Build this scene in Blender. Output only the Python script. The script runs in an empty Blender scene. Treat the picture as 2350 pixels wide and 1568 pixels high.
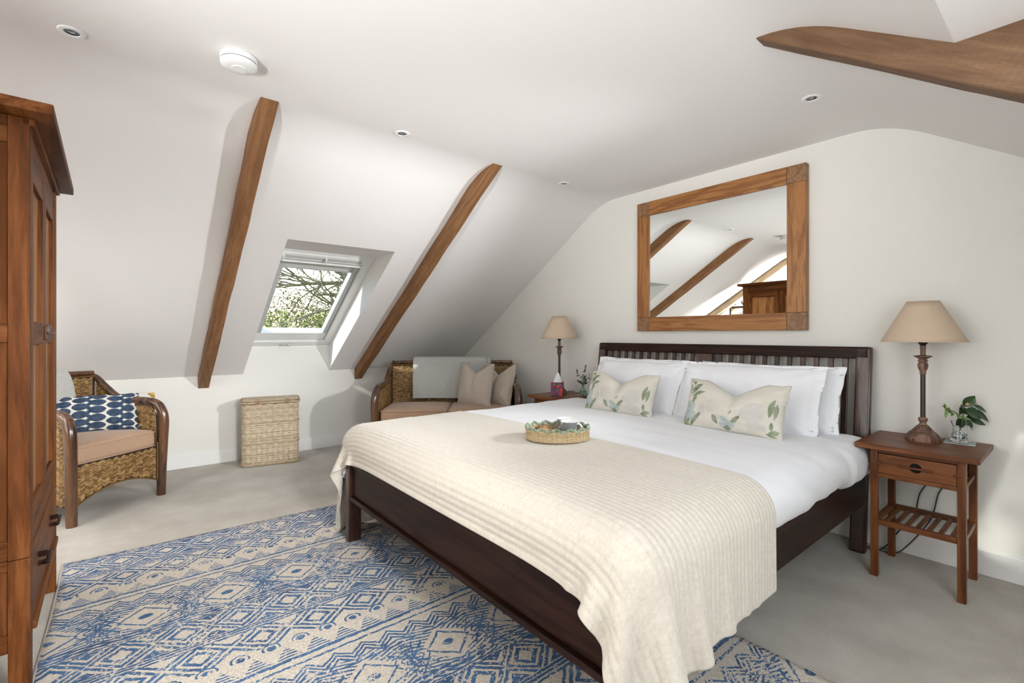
import bpy, bmesh, math, random
import numpy as np
from mathutils import Vector, Matrix, noise
random.seed(7)
S = bpy.context.scene
COL = S.collection
PI = math.pi

# ---------------------------------------------------------------- camera
cam_d = bpy.data.cameras.new('camera')
cam = bpy.data.objects.new('camera', cam_d); COL.objects.link(cam)
cam.location = (0, 0, 1.2)
cam.rotation_euler = (PI/2, 0, math.radians(50.569))
cam_d.sensor_width = 36.0
cam_d.lens = 36.0*1086.94/2350.0
cam_d.shift_y = -15.74/2350.0
cam_d.clip_start = 0.05
S.camera = cam

# ---------------------------------------------------------------- exposure, world, sun, lights
S.view_settings.view_transform = 'Standard'
S.view_settings.look = 'None'
S.view_settings.gamma = 1.0
S.view_settings.use_curve_mapping = False
S.view_settings.exposure = 2.06
S.cycles.use_denoising = True
S.cycles.max_bounces = 8
S.cycles.diffuse_bounces = 4
S.cycles.glossy_bounces = 4
S.cycles.transmission_bounces = 8
S.cycles.transparent_max_bounces = 8
S.cycles.sample_clamp_indirect = 5.0
S.cycles.blur_glossy = 0.5

W = bpy.data.worlds.new('sky'); S.world = W; W.use_nodes = True
wn = W.node_tree; wn.nodes.clear()
sky = wn.nodes.new('ShaderNodeTexSky'); sky.sky_type = 'NISHITA'
sky.sun_disc = False; sky.sun_elevation = math.radians(28); sky.sun_rotation = math.radians(-62)
sky.air_density = 1.0; sky.dust_density = 1.5
bg = wn.nodes.new('ShaderNodeBackground'); bg.inputs[1].default_value = 0.135
wo = wn.nodes.new('ShaderNodeOutputWorld')
wn.links.new(sky.outputs[0], bg.inputs[0]); wn.links.new(bg.outputs[0], wo.inputs[0])

def sun_light(direction, energy, angle=0.6, color=(1, .96, .9)):
    l = bpy.data.lights.new('sun', 'SUN'); l.energy = energy; l.angle = math.radians(angle); l.color = color
    o = bpy.data.objects.new('sun', l); COL.objects.link(o)
    o.rotation_euler = Vector(direction).to_track_quat('-Z', 'Y').to_euler(); return o
def area_light(name, loc, target, sx, sy, power, color=(1, 1, 1), spread=180):
    l = bpy.data.lights.new(name, 'AREA'); l.shape = 'RECTANGLE'; l.size = sx; l.size_y = sy
    l.energy = power; l.color = color; l.spread = math.radians(spread)
    o = bpy.data.objects.new(name, l); COL.objects.link(o); o.location = loc
    o.rotation_euler = (Vector(target)-Vector(loc)).to_track_quat('-Z', 'Y').to_euler(); return o
def spot_light(name, loc, target, power, cone, blend, radius, color=(1, 1, 1)):
    l = bpy.data.lights.new(name, 'SPOT'); l.energy = power; l.color = color
    l.spot_size = math.radians(cone); l.spot_blend = blend; l.shadow_soft_size = radius
    o = bpy.data.objects.new(name, l); COL.objects.link(o); o.location = loc
    o.rotation_euler = (Vector(target)-Vector(loc)).to_track_quat('-Z', 'Y').to_euler(); return o

sun_light((-.42, 2.0, -1.45), 1.05, 1.0)
# flash bounced off the sloping ceiling behind the wardrobe (its glare is what the mirror shows)
spot_light('bounce_flash', (-.8, -2.1, 1.1), (-3.2, -2.0, 2.05), 1150, 60, 1.0, 0.25, (.97, .985, 1))
# fill lamps added around the room, and daylight under the right-hand roof window
spot_light('left_slope_fill', (.05, 3.0, 1.72), (-4.5, .45, 1.28), 100, 56, 1.0, .07, (.96, .98, 1))  # unseen spot added to brighten the left slope and knee wall
spot_light('left_floor_fill', (.42, .75, 1.60), (-4.3, -.05, .1), 90, 54, 1.0, .18, (.97, .99, 1))  # unseen spot added to brighten the floor and rug on the left
spot_light('ceiling_fill_spot', (-.25, -1.5, .95), (-1.15, .55, 2.39), 92, 70, 1.0, .15, (.98, .99, 1))  # unseen upward spot added to brighten the middle of the ceiling
area_light('roof_window_daylight', (0.62, 0.9, 1.42), (-1.6, 1.6, 0.4), 1.1, 1.4, 6, (.95, .98, 1))
area_light('end_wall_fill', (-1.4, -3.2, 1.5), (-2.2, 1.5, 1.0), 2.2, 1.4, 13, (.96, .985, 1))  # unseen area lamp added as fill from behind; that wall has no window

# ---------------------------------------------------------------- object helpers
def link(o): COL.objects.link(o); return o
def thing(name, label, cat, loc=(0, 0, 0), rz=0.0, group=None):
    o = bpy.data.objects.new(name, None); link(o); o.empty_display_size = .1
    o.location = loc; o.rotation_euler = (0, 0, rz); o['label'] = label; o['category'] = cat
    if group: o['group'] = group
    return o
def tag(o, label, cat, group=None):
    o['label'] = label; o['category'] = cat
    if group: o['group'] = group
    return o
def structure(o): o['kind'] = 'structure'; return o
def copy_part(p, parent, loc=None, rot=None):
    c = p.copy(); link(c); c.parent = parent
    if loc is not None: c.location = loc
    if rot is not None: c.rotation_euler = rot
    return c
def copy_tree(o, parent=None):
    c = o.copy(); link(c); c.parent = parent
    for ch in list(o.children): copy_tree(ch, c)
    return c

class MB:
    def __init__(s): s.v = []; s.f = []; s.uv = []; s.has_uv = False
    def add(s, vs, fs, M=None, uvs=None):
        n = len(s.v)
        if M is not None: vs = [tuple(M @ Vector(p)) for p in vs]
        s.v.extend([tuple(map(float, p)) for p in vs])
        s.f.extend([tuple(int(i)+n for i in f) for f in fs])
        if uvs is not None: s.has_uv = True; s.uv.extend(uvs)
        else: s.uv.extend([(0, 0)]*len(vs))
        return s
    def box(s, lo, hi, bev=0.0, seg=1, M=None):
        lo = Vector(lo); hi = Vector(hi)
        if bev <= 0:
            vs = [(x, y, z) for x in (lo.x, hi.x) for y in (lo.y, hi.y) for z in (lo.z, hi.z)]
            fs = [(0, 1, 3, 2), (4, 6, 7, 5), (0, 4, 5, 1), (2, 3, 7, 6), (0, 2, 6, 4), (1, 5, 7, 3)]
            return s.add(vs, fs, M)
        bm = bmesh.new(); bmesh.ops.create_cube(bm, size=1)
        d = hi-lo; c = (hi+lo)/2
        for v in bm.verts: v.co = Vector((v.co.x*d.x, v.co.y*d.y, v.co.z*d.z))+c
        bmesh.ops.bevel(bm, geom=bm.edges[:], offset=min(bev, min(d)*.45), segments=seg, affect='EDGES', profile=.5)
        bm.verts.index_update()
        s.add([v.co[:] for v in bm.verts], [[v.index for v in f.verts] for f in bm.faces], M)
        bm.free(); return s
    def prism(s, poly, axis, a, b, M=None):
        n = len(poly); vs = []
        for t in (a, b):
            for p in poly:
                q = list(p); q.insert(axis, t); vs.append(q)
        fs = [tuple(range(n))[::-1], tuple(range(n, 2*n))]+[(i, (i+1) % n, (i+1) % n+n, i+n) for i in range(n)]
        return s.add(vs, fs, M)
    def lathe(s, prof, seg=32, c=(0, 0, 0), M=None, cap=True):
        vs = []; fs = []; n = len(prof)
        for r, z in prof:
            for k in range(seg):
                a = 2*PI*k/seg; vs.append((c[0]+r*math.cos(a), c[1]+r*math.sin(a), c[2]+z))
        for i in range(n-1):
            for k in range(seg):
                k2 = (k+1) % seg; fs.append((i*seg+k, i*seg+k2, (i+1)*seg+k2, (i+1)*seg+k))
        if cap: fs.append(tuple(range(seg))[::-1]); fs.append(tuple((n-1)*seg+k for k in range(seg)))
        return s.add(vs, fs, M)
    def tube(s, pts, r, sides=8, closed=False, cap=True, M=None, flat=1.0):
        P = [Vector(p) for p in pts]; n = len(P)
        rs = r if isinstance(r, (list, tuple)) else [r]*n
        T = []
        for i in range(n):
            a = P[(i-1) % n] if (closed or i > 0) else P[0]
            b = P[(i+1) % n] if (closed or i < n-1) else P[-1]
            t = (b-a); T.append(t.normalized() if t.length > 1e-9 else Vector((0, 0, 1)))
        up = Vector((0, 0, 1)) if abs(T[0].z) < .9 else Vector((1, 0, 0))
        N = (up-T[0]*up.dot(T[0])).normalized(); vs = []
        for i in range(n):
            N = N-T[i]*N.dot(T[i]); N = N.normalized() if N.length > 1e-6 else T[i].orthogonal().normalized()
            B = T[i].cross(N)
            for k in range(sides):
                a = 2*PI*k/sides; vs.append(P[i]+(N*math.cos(a)*flat+B*math.sin(a))*rs[i])
        fs = []
        for i in range(n if closed else n-1):
            j = (i+1) % n
            for k in range(sides):
                k2 = (k+1) % sides; fs.append((i*sides+k, i*sides+k2, j*sides+k2, j*sides+k))
        if cap and not closed: fs.append(tuple(range(sides))[::-1]); fs.append(tuple((n-1)*sides+k for k in range(sides)))
        return s.add(vs, fs, M)
    def grid(s, fn, nu, nv, closeu=False, M=None):
        """fn(u,v) in 0..1 -> point; UV = (u,v)"""
        vs = []; uv = []; cu = nu if closeu else nu+1
        for j in range(nv+1):
            for i in range(cu):
                u = i/nu; v = j/nv; vs.append(fn(u, v)); uv.append((u, v))
        fs = []
        for j in range(nv):
            for i in range(nu):
                i2 = (i+1) % cu if closeu else i+1
                fs.append((j*cu+i, j*cu+i2, (j+1)*cu+i2, (j+1)*cu+i))
        return s.add(vs, fs, M, uv)
    def build(s, name, mat, parent=None, smooth=None, origin=None):
        me = bpy.data.meshes.new(name)
        vs = s.v
        if origin is not None: vs = [(p[0]-origin[0], p[1]-origin[1], p[2]-origin[2]) for p in vs]
        me.from_pydata(vs, [], s.f); me.update()
        if s.has_uv:
            l = me.uv_layers.new(name='UVMap')
            idx = np.empty(len(me.loops), dtype=np.int32); me.loops.foreach_get('vertex_index', idx)
            l.data.foreach_set('uv', np.array(s.uv, dtype=np.float32)[idx].ravel())
        if smooth is not None:
            me.polygons.foreach_set('use_smooth', [True]*len(me.polygons))
            if smooth < 179: me.set_sharp_from_angle(angle=math.radians(smooth))
        me.materials.append(mat)
        o = bpy.data.objects.new(name, me); link(o)
        if origin is not None: o.location = origin
        if parent is not None: o.parent = parent
        return o
def solidify(o, t, off=-1):
    m = o.modifiers.new('thick', 'SOLIDIFY'); m.thickness = t; m.offset = off; return o
def subsurf(o, n=1):
    m = o.modifiers.new('sub', 'SUBSURF'); m.levels = n; m.render_levels = n; return o

def catmull(pts, per=6, closed=False):
    P = [Vector(p) for p in pts]; n = len(P); out = []
    rng = range(n if closed else n-1)
    for i in rng:
        g = (lambda k: P[k % n]) if closed else (lambda k: P[max(0, min(n-1, k))])
        p0, p1, p2, p3 = g(i-1), g(i), g(i+1), g(i+2)
        for k in range(per):
            t = k/per
            out.append(.5*((2*p1)+(p2-p0)*t+(2*p0-5*p1+4*p2-p3)*t*t+(3*p1-p0-3*p2+p3)*t**3))
    if not closed: out.append(P[-1])
    return out

def rbox(half, r, n=(12, 12, 6)):
    """rounded subdivided box centred on 0 -> (verts, faces, uv)"""
    vs = {}; V = []; UV = []; F = []
    def vert(p):
        k = (round(p[0], 5), round(p[1], 5), round(p[2], 5))
        if k not in vs:
            q = [max(-(half[i]-r), min(half[i]-r, p[i]*half[i])) for i in range(3)]
            d = Vector([p[i]*half[i]-q[i] for i in range(3)])
            if d.length < 1e-9: d = Vector((0, 0, 1e-9))
            # spread corner vertices evenly over the arc
            w = Vector(q)+d.normalized()*r
            vs[k] = len(V); V.append(w[:]); UV.append((p[0]*.5+.5, p[1]*.5+.5))
        return vs[k]
    def spaced(m):
        return [math.sin(PI/2*(-1+2*i/m))*.5+(-1+2*i/m)*.5 for i in range(m+1)]
    for ax in range(3):
        a, b = [i for i in range(3) if i != ax]
        A = spaced(n[a]); B_ = spaced(n[b])
        for sgn in (-1, 1):
            for i in range(n[a]):
                for j in range(n[b]):
                    q = []
                    for (ii, jj) in ((i, j), (i+1, j), (i+1, j+1), (i, j+1)):
                        p = [0, 0, 0]; p[ax] = sgn; p[a] = A[ii]; p[b] = B_[jj]; q.append(vert(p))
                    flip = (sgn == 1) != (ax == 1)
                    F.append(tuple(q) if flip else tuple(q[::-1]))
    return V, F, UV

# ---------------------------------------------------------------- material helpers
class X:
    """tiny expression wrapper that writes math nodes"""
    nt = None
    def __init__(s, sock): s.s = sock
    @staticmethod
    def m(op, *a, clamp=False):
        n = X.nt.nodes.new('ShaderNodeMath'); n.operation = op; n.use_clamp = clamp
        for i, q in enumerate(a):
            if isinstance(q, X): X.nt.links.new(q.s, n.inputs[i])
            else: n.inputs[i].default_value = float(q)
        return X(n.outputs[0])
    def __add__(s, o): return X.m('ADD', s, o)
    __radd__ = __add__
    def __sub__(s, o): return X.m('SUBTRACT', s, o)
    def __rsub__(s, o): return X.m('SUBTRACT', o, s)
    def __mul__(s, o): return X.m('MULTIPLY', s, o)
    __rmul__ = __mul__
    def __truediv__(s, o): return X.m('DIVIDE', s, o)
    def __lt__(s, o): return X.m('LESS_THAN', s, o)
    def __gt__(s, o): return X.m('GREATER_THAN', s, o)
    def abs(s): return X.m('ABSOLUTE', s)
    def frac(s): return X.m('FRACT', s)
    def max(s, o): return X.m('MAXIMUM', s, o)
    def min(s, o): return X.m('MINIMUM', s, o)
    def sin(s): return X.m('SINE', s)
    def pw(s, o): return X.m('POWER', s, o)
    def clamp(s): return X.m('ADD', s, 0.0, clamp=True)
    def near(s, c, w): return (s-c).abs() < w          # 1 inside the band

def new_mat(name, rough=.6, metal=0.0, spec=.5):
    m = bpy.data.materials.new(name); m.use_nodes = True; nt = m.node_tree
    b = nt.nodes['Principled BSDF']; b.inputs['Roughness'].default_value = rough
    b.inputs['Metallic'].default_value = metal; b.inputs['Specular IOR Level'].default_value = spec
    X.nt = nt
    return m, nt, b
def coords(nt, kind='Object', scale=(1, 1, 1), rot=(0, 0, 0), loc=(0, 0, 0)):
    t = nt.nodes.new('ShaderNodeTexCoord'); mp = nt.nodes.new('ShaderNodeMapping')
    mp.inputs['Scale'].default_value = scale; mp.inputs['Rotation'].default_value = rot; mp.inputs['Location'].default_value = loc
    nt.links.new(t.outputs[kind], mp.inputs[0]); return mp.outputs[0]
def sep(nt, vec):
    n = nt.nodes.new('ShaderNodeSeparateXYZ'); nt.links.new(vec, n.inputs[0]); return X(n.outputs[0]), X(n.outputs[1]), X(n.outputs[2])
def nz(nt, vec, scale=5, detail=4, rough=.5, dist=0.0):
    n = nt.nodes.new('ShaderNodeTexNoise'); n.inputs['Scale'].default_value = scale
    n.inputs['Detail'].default_value = detail; n.inputs['Roughness'].default_value = rough; n.inputs['Distortion'].default_value = dist
    nt.links.new(vec, n.inputs['Vector']); return n.outputs['Fac']
def ramp(nt, fac, stops):
    n = nt.nodes.new('ShaderNodeValToRGB'); e = n.color_ramp.elements
    while len(e) < len(stops): e.new(.5)
    for i, (p, c) in enumerate(stops): e[i].position = p; e[i].color = (*c, 1)
    nt.links.new(fac.s if isinstance(fac, X) else fac, n.inputs[0]); return n.outputs[0]
def mix(nt, fac, a, b, mode='MIX'):
    n = nt.nodes.new('ShaderNodeMix'); n.data_type = 'RGBA'; n.blend_type = mode
    def put(i, q):
        if isinstance(q, (tuple, list)): n.inputs[i].default_value = (*q[:3], 1)
        else: nt.links.new(q.s if isinstance(q, X) else q, n.inputs[i])
    if isinstance(fac, (int, float)): n.inputs[0].default_value = fac
    else: nt.links.new(fac.s if isinstance(fac, X) else fac, n.inputs[0])
    put(6, a); put(7, b); return n.outputs[2]
def bump(nt, b, h, strength=.3, dist=.01, chain=None):
    n = nt.nodes.new('ShaderNodeBump'); n.inputs['Strength'].default_value = strength; n.inputs['Distance'].default_value = dist
    nt.links.new(h.s if isinstance(h, X) else h, n.inputs['Height'])
    if chain is not None: nt.links.new(chain, n.inputs['Normal'])
    nt.links.new(n.outputs[0], b.inputs['Normal']); return n.outputs[0]
def base(nt, b, c):
    if isinstance(c, (tuple, list)): b.inputs['Base Color'].default_value = (*c[:3], 1)
    else: nt.links.new(c, b.inputs['Base Color'])

def plain(name, c, rough=.6, metal=0.0, var=.06, scale=14, bmp=.05, spec=.5):
    m, nt, b = new_mat(name, rough, metal, spec); v = coords(nt)
    n = nz(nt, v, scale, 4)
    d = tuple(max(0, x*(1-var)) for x in c); l = tuple(min(1, x*(1+var)) for x in c)
    base(nt, b, ramp(nt, n, [(.3, d), (.7, l)]))
    if bmp: bump(nt, b, nz(nt, v, scale*6, 3), bmp, .003)
    return m
def wood(name, dark, mid, light, axis=0, rough=.4, grain=1.0, spec=.5, bmp=.12, coat=0.0, fine=1.0):
    m, nt, b = new_mat(name, rough, 0, spec)
    sc = [9.0*fine, 9.0*fine, 9.0*fine]; sc[axis] = .9
    v = coords(nt, 'Object', tuple(sc))
    rnd = nt.nodes.new('ShaderNodeObjectInfo')
    add = nt.nodes.new('ShaderNodeVectorMath'); add.operation = 'ADD'
    cmb = nt.nodes.new('ShaderNodeCombineXYZ')
    k = X(rnd.outputs['Random'])*37.0
    for i in range(3): nt.links.new(k.s, cmb.inputs[i])
    nt.links.new(v, add.inputs[0]); nt.links.new(cmb.outputs[0], add.inputs[1]); v = add.outputs[0]
    n1 = nz(nt, v, 1.3*grain, 5, .55, 1.6)
    n2 = nz(nt, v, 9.0*grain, 6, .75, .5)
    rings = (X(n1)*26.0).sin()*.5+.5                      # growth-ring bands
    f = (X(n1)*.50+X(n2)*.38+rings*.12)
    base(nt, b, ramp(nt, f, [(.34, dark), (.5, mid), (.66, light)]))
    bump(nt, b, X(n2)*.7+rings*.3, bmp, .004)
    if coat: b.inputs['Coat Weight'].default_value = coat; b.inputs['Coat Roughness'].default_value = .15
    return m
def fabric(name, c, rough=.9, weave=700, var=.08, bmp=.25, sheen=.2, wr=0.0):
    m, nt, b = new_mat(name, rough, 0, .2); v = coords(nt)
    n = nz(nt, v, weave*.35, 3); n2 = nz(nt, v, 6, 4)
    f = X(n)*.6+X(n2)*.4
    d = tuple(x*(1-var) for x in c); l = tuple(min(1, x*(1+var)) for x in c)
    base(nt, b, ramp(nt, f, [(.35, d), (.65, l)]))
    h = X(n)
    nn = bump(nt, b, h, bmp, .0015)
    if wr: bump(nt, b, nz(nt, v, 9, 4, .55, .8), wr, .02, nn)
    b.inputs['Sheen Weight'].default_value = sheen
    return m
def blob(px, py, cx, cy, rx, ry, ang, nzv=None, k=.25, lens=False):
    """soft-edged ellipse mask in pattern space (px,py are X)"""
    ca, sa = math.cos(ang), math.sin(ang)
    dx = px-cx; dy = py-cy
    a = (dx*ca+dy*sa)*(1/rx); c = (dy*ca-dx*sa)*(1/ry)
    if lens:                                            # pointed leaf: the longer axis tapers to tips
        d = (a*a+c.abs()) if rx >= ry else (c*c+a.abs())
    else: d = a*a+c*c
    if nzv is not None: d = d+(nzv-.5)*k*2
    return d < 1.0
# ================================================================ materials of the setting
def plaster(name, c):
    m, nt, b = new_mat(name, .88, 0, .25); v = coords(nt)
    base(nt, b, ramp(nt, nz(nt, v, 1.4, 3), [(.3, tuple(x*.985 for x in c)), (.7, c)]))
    bump(nt, b, nz(nt, v, 90, 3), .04, .002); return m
M_ceil = plaster('ceiling_paint', (.82, .80, .785))
M_wall = plaster('wall_paint', (.79, .775, .725))
M_slope = M_ceil
M_trimw = plain('white_gloss_trim', (.83, .82, .80), .35, var=.01, bmp=.01)
M_white = plain('white_enamel', (.86, .86, .85), .3, var=.01, bmp=.01)
def carpet():
    m, nt, b = new_mat('beige_carpet', .97, 0, .1); v = coords(nt)
    f1 = nz(nt, v, 260, 3, .7); f2 = nz(nt, v, 3.2, 4, .6); f3 = nz(nt, v, 900, 2)
    f = X(f1)*.5+X(f2)*.28+X(f3)*.22
    base(nt, b, ramp(nt, f, [(.36, (.33, .29, .235)), (.5, (.55, .505, .43)), (.62, (.72, .68, .60))]))
    bump(nt, b, X(f1)*.6+X(f3)*.4, .9, .006)
    b.inputs['Sheen Weight'].default_value = .3
    return m
M_carpet = carpet()

YG = 3.33; XK = -5.16; ZC = 2.39; SL = .66; ZK = .82      # gable plane, knee wall, ceiling height, roof slope
YB = -3.45; XR = 1.66
def zl(x): return ZK+SL*(x-XK)                            # left slope
xlc = XK+(ZC-ZK)/SL                                       # left slope meets ceiling
xrc = -.715
def zr(x): return ZC-SL*(x-xrc)                           # right slope
XKR = xrc+(ZC-ZK)/SL
# ---- floor
structure(MB().box((XK-.3, YB-.2, -.12), (XKR+.3, YG+.2, 0)).build('floor', M_carpet))
# ---- ceiling: slopes + flat in one sheet, rounded junctions, openings left for the two roof windows
WY0, WY1, WXT = .895, 1.705, -3.567                       # left roof window opening
HY0, HY1, HXT, HXB = .55, 2.0, -.258, .72               # right roof window opening
prof = [(XK, ZK)]
for x in (-4.7, -4.2, WXT, -3.3): prof.append((x, zl(x)))
def fillet(xc, sa, sb, r=.2, n=7):
    """rounded corner between slopes sa (before) and sb (after)"""
    out = []
    for i in range(n+1):
        t = i/n; x0 = xc-r; x1 = xc+r; z0 = ZC-sa*r; z1 = ZC+sb*r
        out.append(((1-t)**2*x0+2*t*(1-t)*xc+t*t*x1, (1-t)**2*z0+2*t*(1-t)*ZC+t*t*z1))
    return out
prof += fillet(xlc, SL, 0, .17)
prof += [(-2.0, ZC), (-1.4, ZC)]
prof += fillet(xrc, 0, -SL, .17)
prof += [(-.40, zr(-.40)), (HXT, zr(HXT)), (.2, zr(.2)), (HXB, zr(HXB)), (XKR, zr(XKR))]
ys = [YB, -2.5, -1.5, -.5, 0, HY0, WY0, 1.2, WY1, HY1, 2.6, YG]
mb = MB(); idx = {}
for i, (x, z) in enumerate(prof):
    for j, y in enumerate(ys): idx[i, j] = len(idx); mb.v.append((x, y, z)); mb.uv.append((0, 0))
for i in range(len(prof)-1):
    for j in range(len(ys)-1):
        xm = (prof[i][0]+prof[i+1][0])/2; ym = (ys[j]+ys[j+1])/2
        if xm < WXT and WY0 < ym < WY1: continue
        if HXT < xm < HXB and HY0 < ym < HY1: continue
        mb.f.append((idx[i, j], idx[i, j+1], idx[i+1, j+1], idx[i+1, j]))
# reveals of the left roof window: head level, sides square to it (the sill is the knee wall carried up)
ZH = zl(WXT); ZW = 1.085                                    # window plane: (XK,ZW) .. (XWT,ZH)
XWT = XK+(ZH-ZW)/SL
for y in (WY0, WY1):
    mb.add([(XK, y, ZK), (WXT, y, ZH), (XWT, y, ZH), (XK, y, ZW)], [(0, 1, 2, 3)])
mb.add([(WXT, WY0, ZH), (WXT, WY1, ZH), (XWT, WY1, ZH), (XWT, WY0, ZH)], [(0, 1, 2, 3)])
# right roof window reveals
ZHR = zr(HXT)
for y in (HY0, HY1):
    mb.add([(HXT, y, ZHR), (HXB, y, zr(HXB)), (HXB+.1, y, zr(HXB)+.22), (HXT+.34, y, ZHR)], [(0, 1, 2, 3)])
mb.add([(HXT, HY0, ZHR), (HXT, HY1, ZHR), (HXT+.34, HY1, ZHR), (HXT+.34, HY0, ZHR)], [(0, 1, 2, 3)])
mb.add([(HXB, HY0, zr(HXB)), (HXB, HY1, zr(HXB)), (HXB+.1, HY1, zr(HXB)+.22), (HXB+.1, HY0, zr(HXB)+.22)], [(0, 1, 2, 3)])
structure(mb.build('ceiling', M_ceil, smooth=20))
# ---- walls
mb = MB()
mb.box((XK-.12, YB, 0), (XK, WY0, ZK)).box((XK-.12, WY1, 0), (XK, YG, ZK)).box((XK-.12, WY0, 0), (XK, WY1, ZW-.005))
structure(mb.build('wall_left', M_wall))
gab = [(XK-.12, 0), (XK-.12, ZK)]+[(x, z) for x, z in prof]+[(XKR+.12, zr(XKR)), (XKR+.12, 0)]
gab = [(x, z+.0) for x, z in gab]
structure(MB().prism(gab, 1, YG, YG+.12).build('wall_headboard', M_wall))
structure(MB().prism(gab, 1, YB-.12, YB).build('wall_back', M_wall))
structure(MB().box((XKR, YB, 0), (XKR+.12, YG, ZK)).build('wall_right', M_wall))
# ---- skirting
def skirt(name, lo, hi): structure(MB().box(lo, hi, .004, 2).build(name, M_trimw))
skirt('baseboard_left', (XK, YB, 0), (XK+.016, YG, .125))
skirt('baseboard_headboard', (XK+.016, YG-.016, 0), (XKR, YG, .125))
skirt('baseboard_back', (XK+.016, YB, 0), (XKR, YB+.016, .125))

# ---- left roof window (local frame: X = up the roof, Y = across, Z = outwards)
M_winw = plain('window_white_paint', (.80, .80, .78), .35, var=.01, bmp=.01)
M_wing = plain('window_grey_metal', (.50, .50, .49), .4, var=.02, bmp=.01)
M_blind = plain('grey_blind_cloth', (.62, .62, .60), .8, var=.02, bmp=.05)
M_steel = plain('brushed_steel', (.55, .55, .55), .32, .9, var=.04)
def glass_mat(name, c=(1, 1, 1), ior=1.45, rough=0.0):
    m, nt, b = new_mat(name, rough); b.inputs['Transmission Weight'].default_value = 1.0
    b.inputs['IOR'].default_value = ior; base(nt, b, c); return m
def thin_glass(name):
    m = bpy.data.materials.new(name); m.use_nodes = True; nt = m.node_tree; nt.nodes.clear(); X.nt = nt
    o = nt.nodes.new('ShaderNodeOutputMaterial'); t = nt.nodes.new('ShaderNodeBsdfTransparent')
    t.inputs[0].default_value = (.96, .98, .97, 1)
    g = nt.nodes.new('ShaderNodeBsdfGlossy'); g.inputs['Roughness'].default_value = .02
    f = nt.nodes.new('ShaderNodeLayerWeight'); f.inputs[0].default_value = .12
    mx = nt.nodes.new('ShaderNodeMixShader'); nt.links.new(X.m('MULTIPLY', X(f.outputs['Facing']), .35).s, mx.inputs[0])
    nt.links.new(t.outputs[0], mx.inputs[1]); nt.links.new(g.outputs[0], mx.inputs[2]); nt.links.new(mx.outputs[0], o.inputs[0]); return m
M_pane = thin_glass('window_glass')
win = bpy.data.objects.new('window_1', None); link(win); structure(win)
win.location = (XK, 0, ZW); win.rotation_euler = (0, -math.atan(SL), 0)
LS = math.hypot(XWT-XK, ZH-ZW)
def wbox(name, s0, s1, y0, y1, n0, n1, mat, bev=.003, parent=win):
    return MB().box((s0, y0, n0), (s1, y1, n1), bev, 2).build(name, mat, parent)
# fixed frame
wbox('window_frame', 0, .085, WY0, WY1, -.005, .09, M_winw)
wbox('window_frame', LS-.05, LS+.02, WY0, WY1, -.005, .09, M_winw)
wbox('window_frame', .085, LS-.05, WY0, WY0+.075, -.005, .09, M_winw)
wbox('window_frame', .085, LS-.05, WY1-.075, WY1, -.005, .09, M_winw)
# sash
a0, a1 = WY0+.078, WY1-.078
wbox('sash', .09, .215, a0, a1, .015, .08, M_winw)
wbox('sash', LS-.17, LS-.055, a0, a1, .015, .08, M_winw)
wbox('sash', .215, LS-.17, a0, a0+.042, .015, .08, M_wing)
wbox('sash', .215, LS-.17, a1-.042, a1, .015, .08, M_wing)
gl = MB().box((.2, a0+.03, .05), (LS-.15, a1-.03, .056)).build('window_pane', M_pane, win)
# rolled blind: cassette, cloth, bottom bar
wbox('blind_cloth', LS-.235, LS-.10, a0+.035, a1-.035, .030, .036, M_blind, .001)
wbox('blind_bar', LS-.252, LS-.232, a0+.035, a1-.035, .022, .04, M_wing, .003)
# ventilation flap with its pull rail
wbox('vent_flap', LS-.105, LS-.03, a0-.01, a1+.01, -.012, .012, M_winw, .004)
wbox('vent_slot', LS-.085, LS-.055, a0+.02, a1-.02, -.014, -.006, M_wing, .002)
mb = MB().tube([(LS-.098, a0-.005, -.036), (LS-.098, a1+.005, -.036)], .008, 8)
for yy in (a0, (a0+a1)/2, a1): mb.box((LS-.104, yy-.006, -.042), (LS-.045, yy+.006, -.008), .002)
mb.build('vent_rail', M_winw, win, 40)
mb = MB().lathe([(.0, 0), (.016, 0), (.016, .01), (.0, .01)], 16, M=Matrix.Translation((.045, 1.30, -.012)))
mb.box((.036, 1.21, -.022), (.050, 1.31, -.010), .003); mb.build('window_handle', M_steel, win, 40)
win.scale = (1, 1, 1)
# ---- right roof window (only its reveal edge and frame show)
win2 = bpy.data.objects.new('window_2', None); link(win2); structure(win2)
dz = zr(HXB)+.22-ZHR; dx = HXB+.1-(HXT+.34); L2 = math.hypot(dx, dz)
win2.location = (HXT+.34, 0, ZHR); win2.rotation_euler = (0, math.atan2(-dz, dx), 0)
for (s0, s1, y0, y1) in ((0, .08, HY0, HY1), (L2-.08, L2, HY0, HY1), (.08, L2-.08, HY0, HY0+.08), (.08, L2-.08, HY1-.08, HY1)):
    MB().box((s0, y0, -.02), (s1, y1, .07), .003, 2).build('window_frame', M_winw, win2)
MB().box((.07, HY0+.07, .03), (L2-.07, HY1-.07, .036)).build('window_pane', M_pane, win2)

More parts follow.
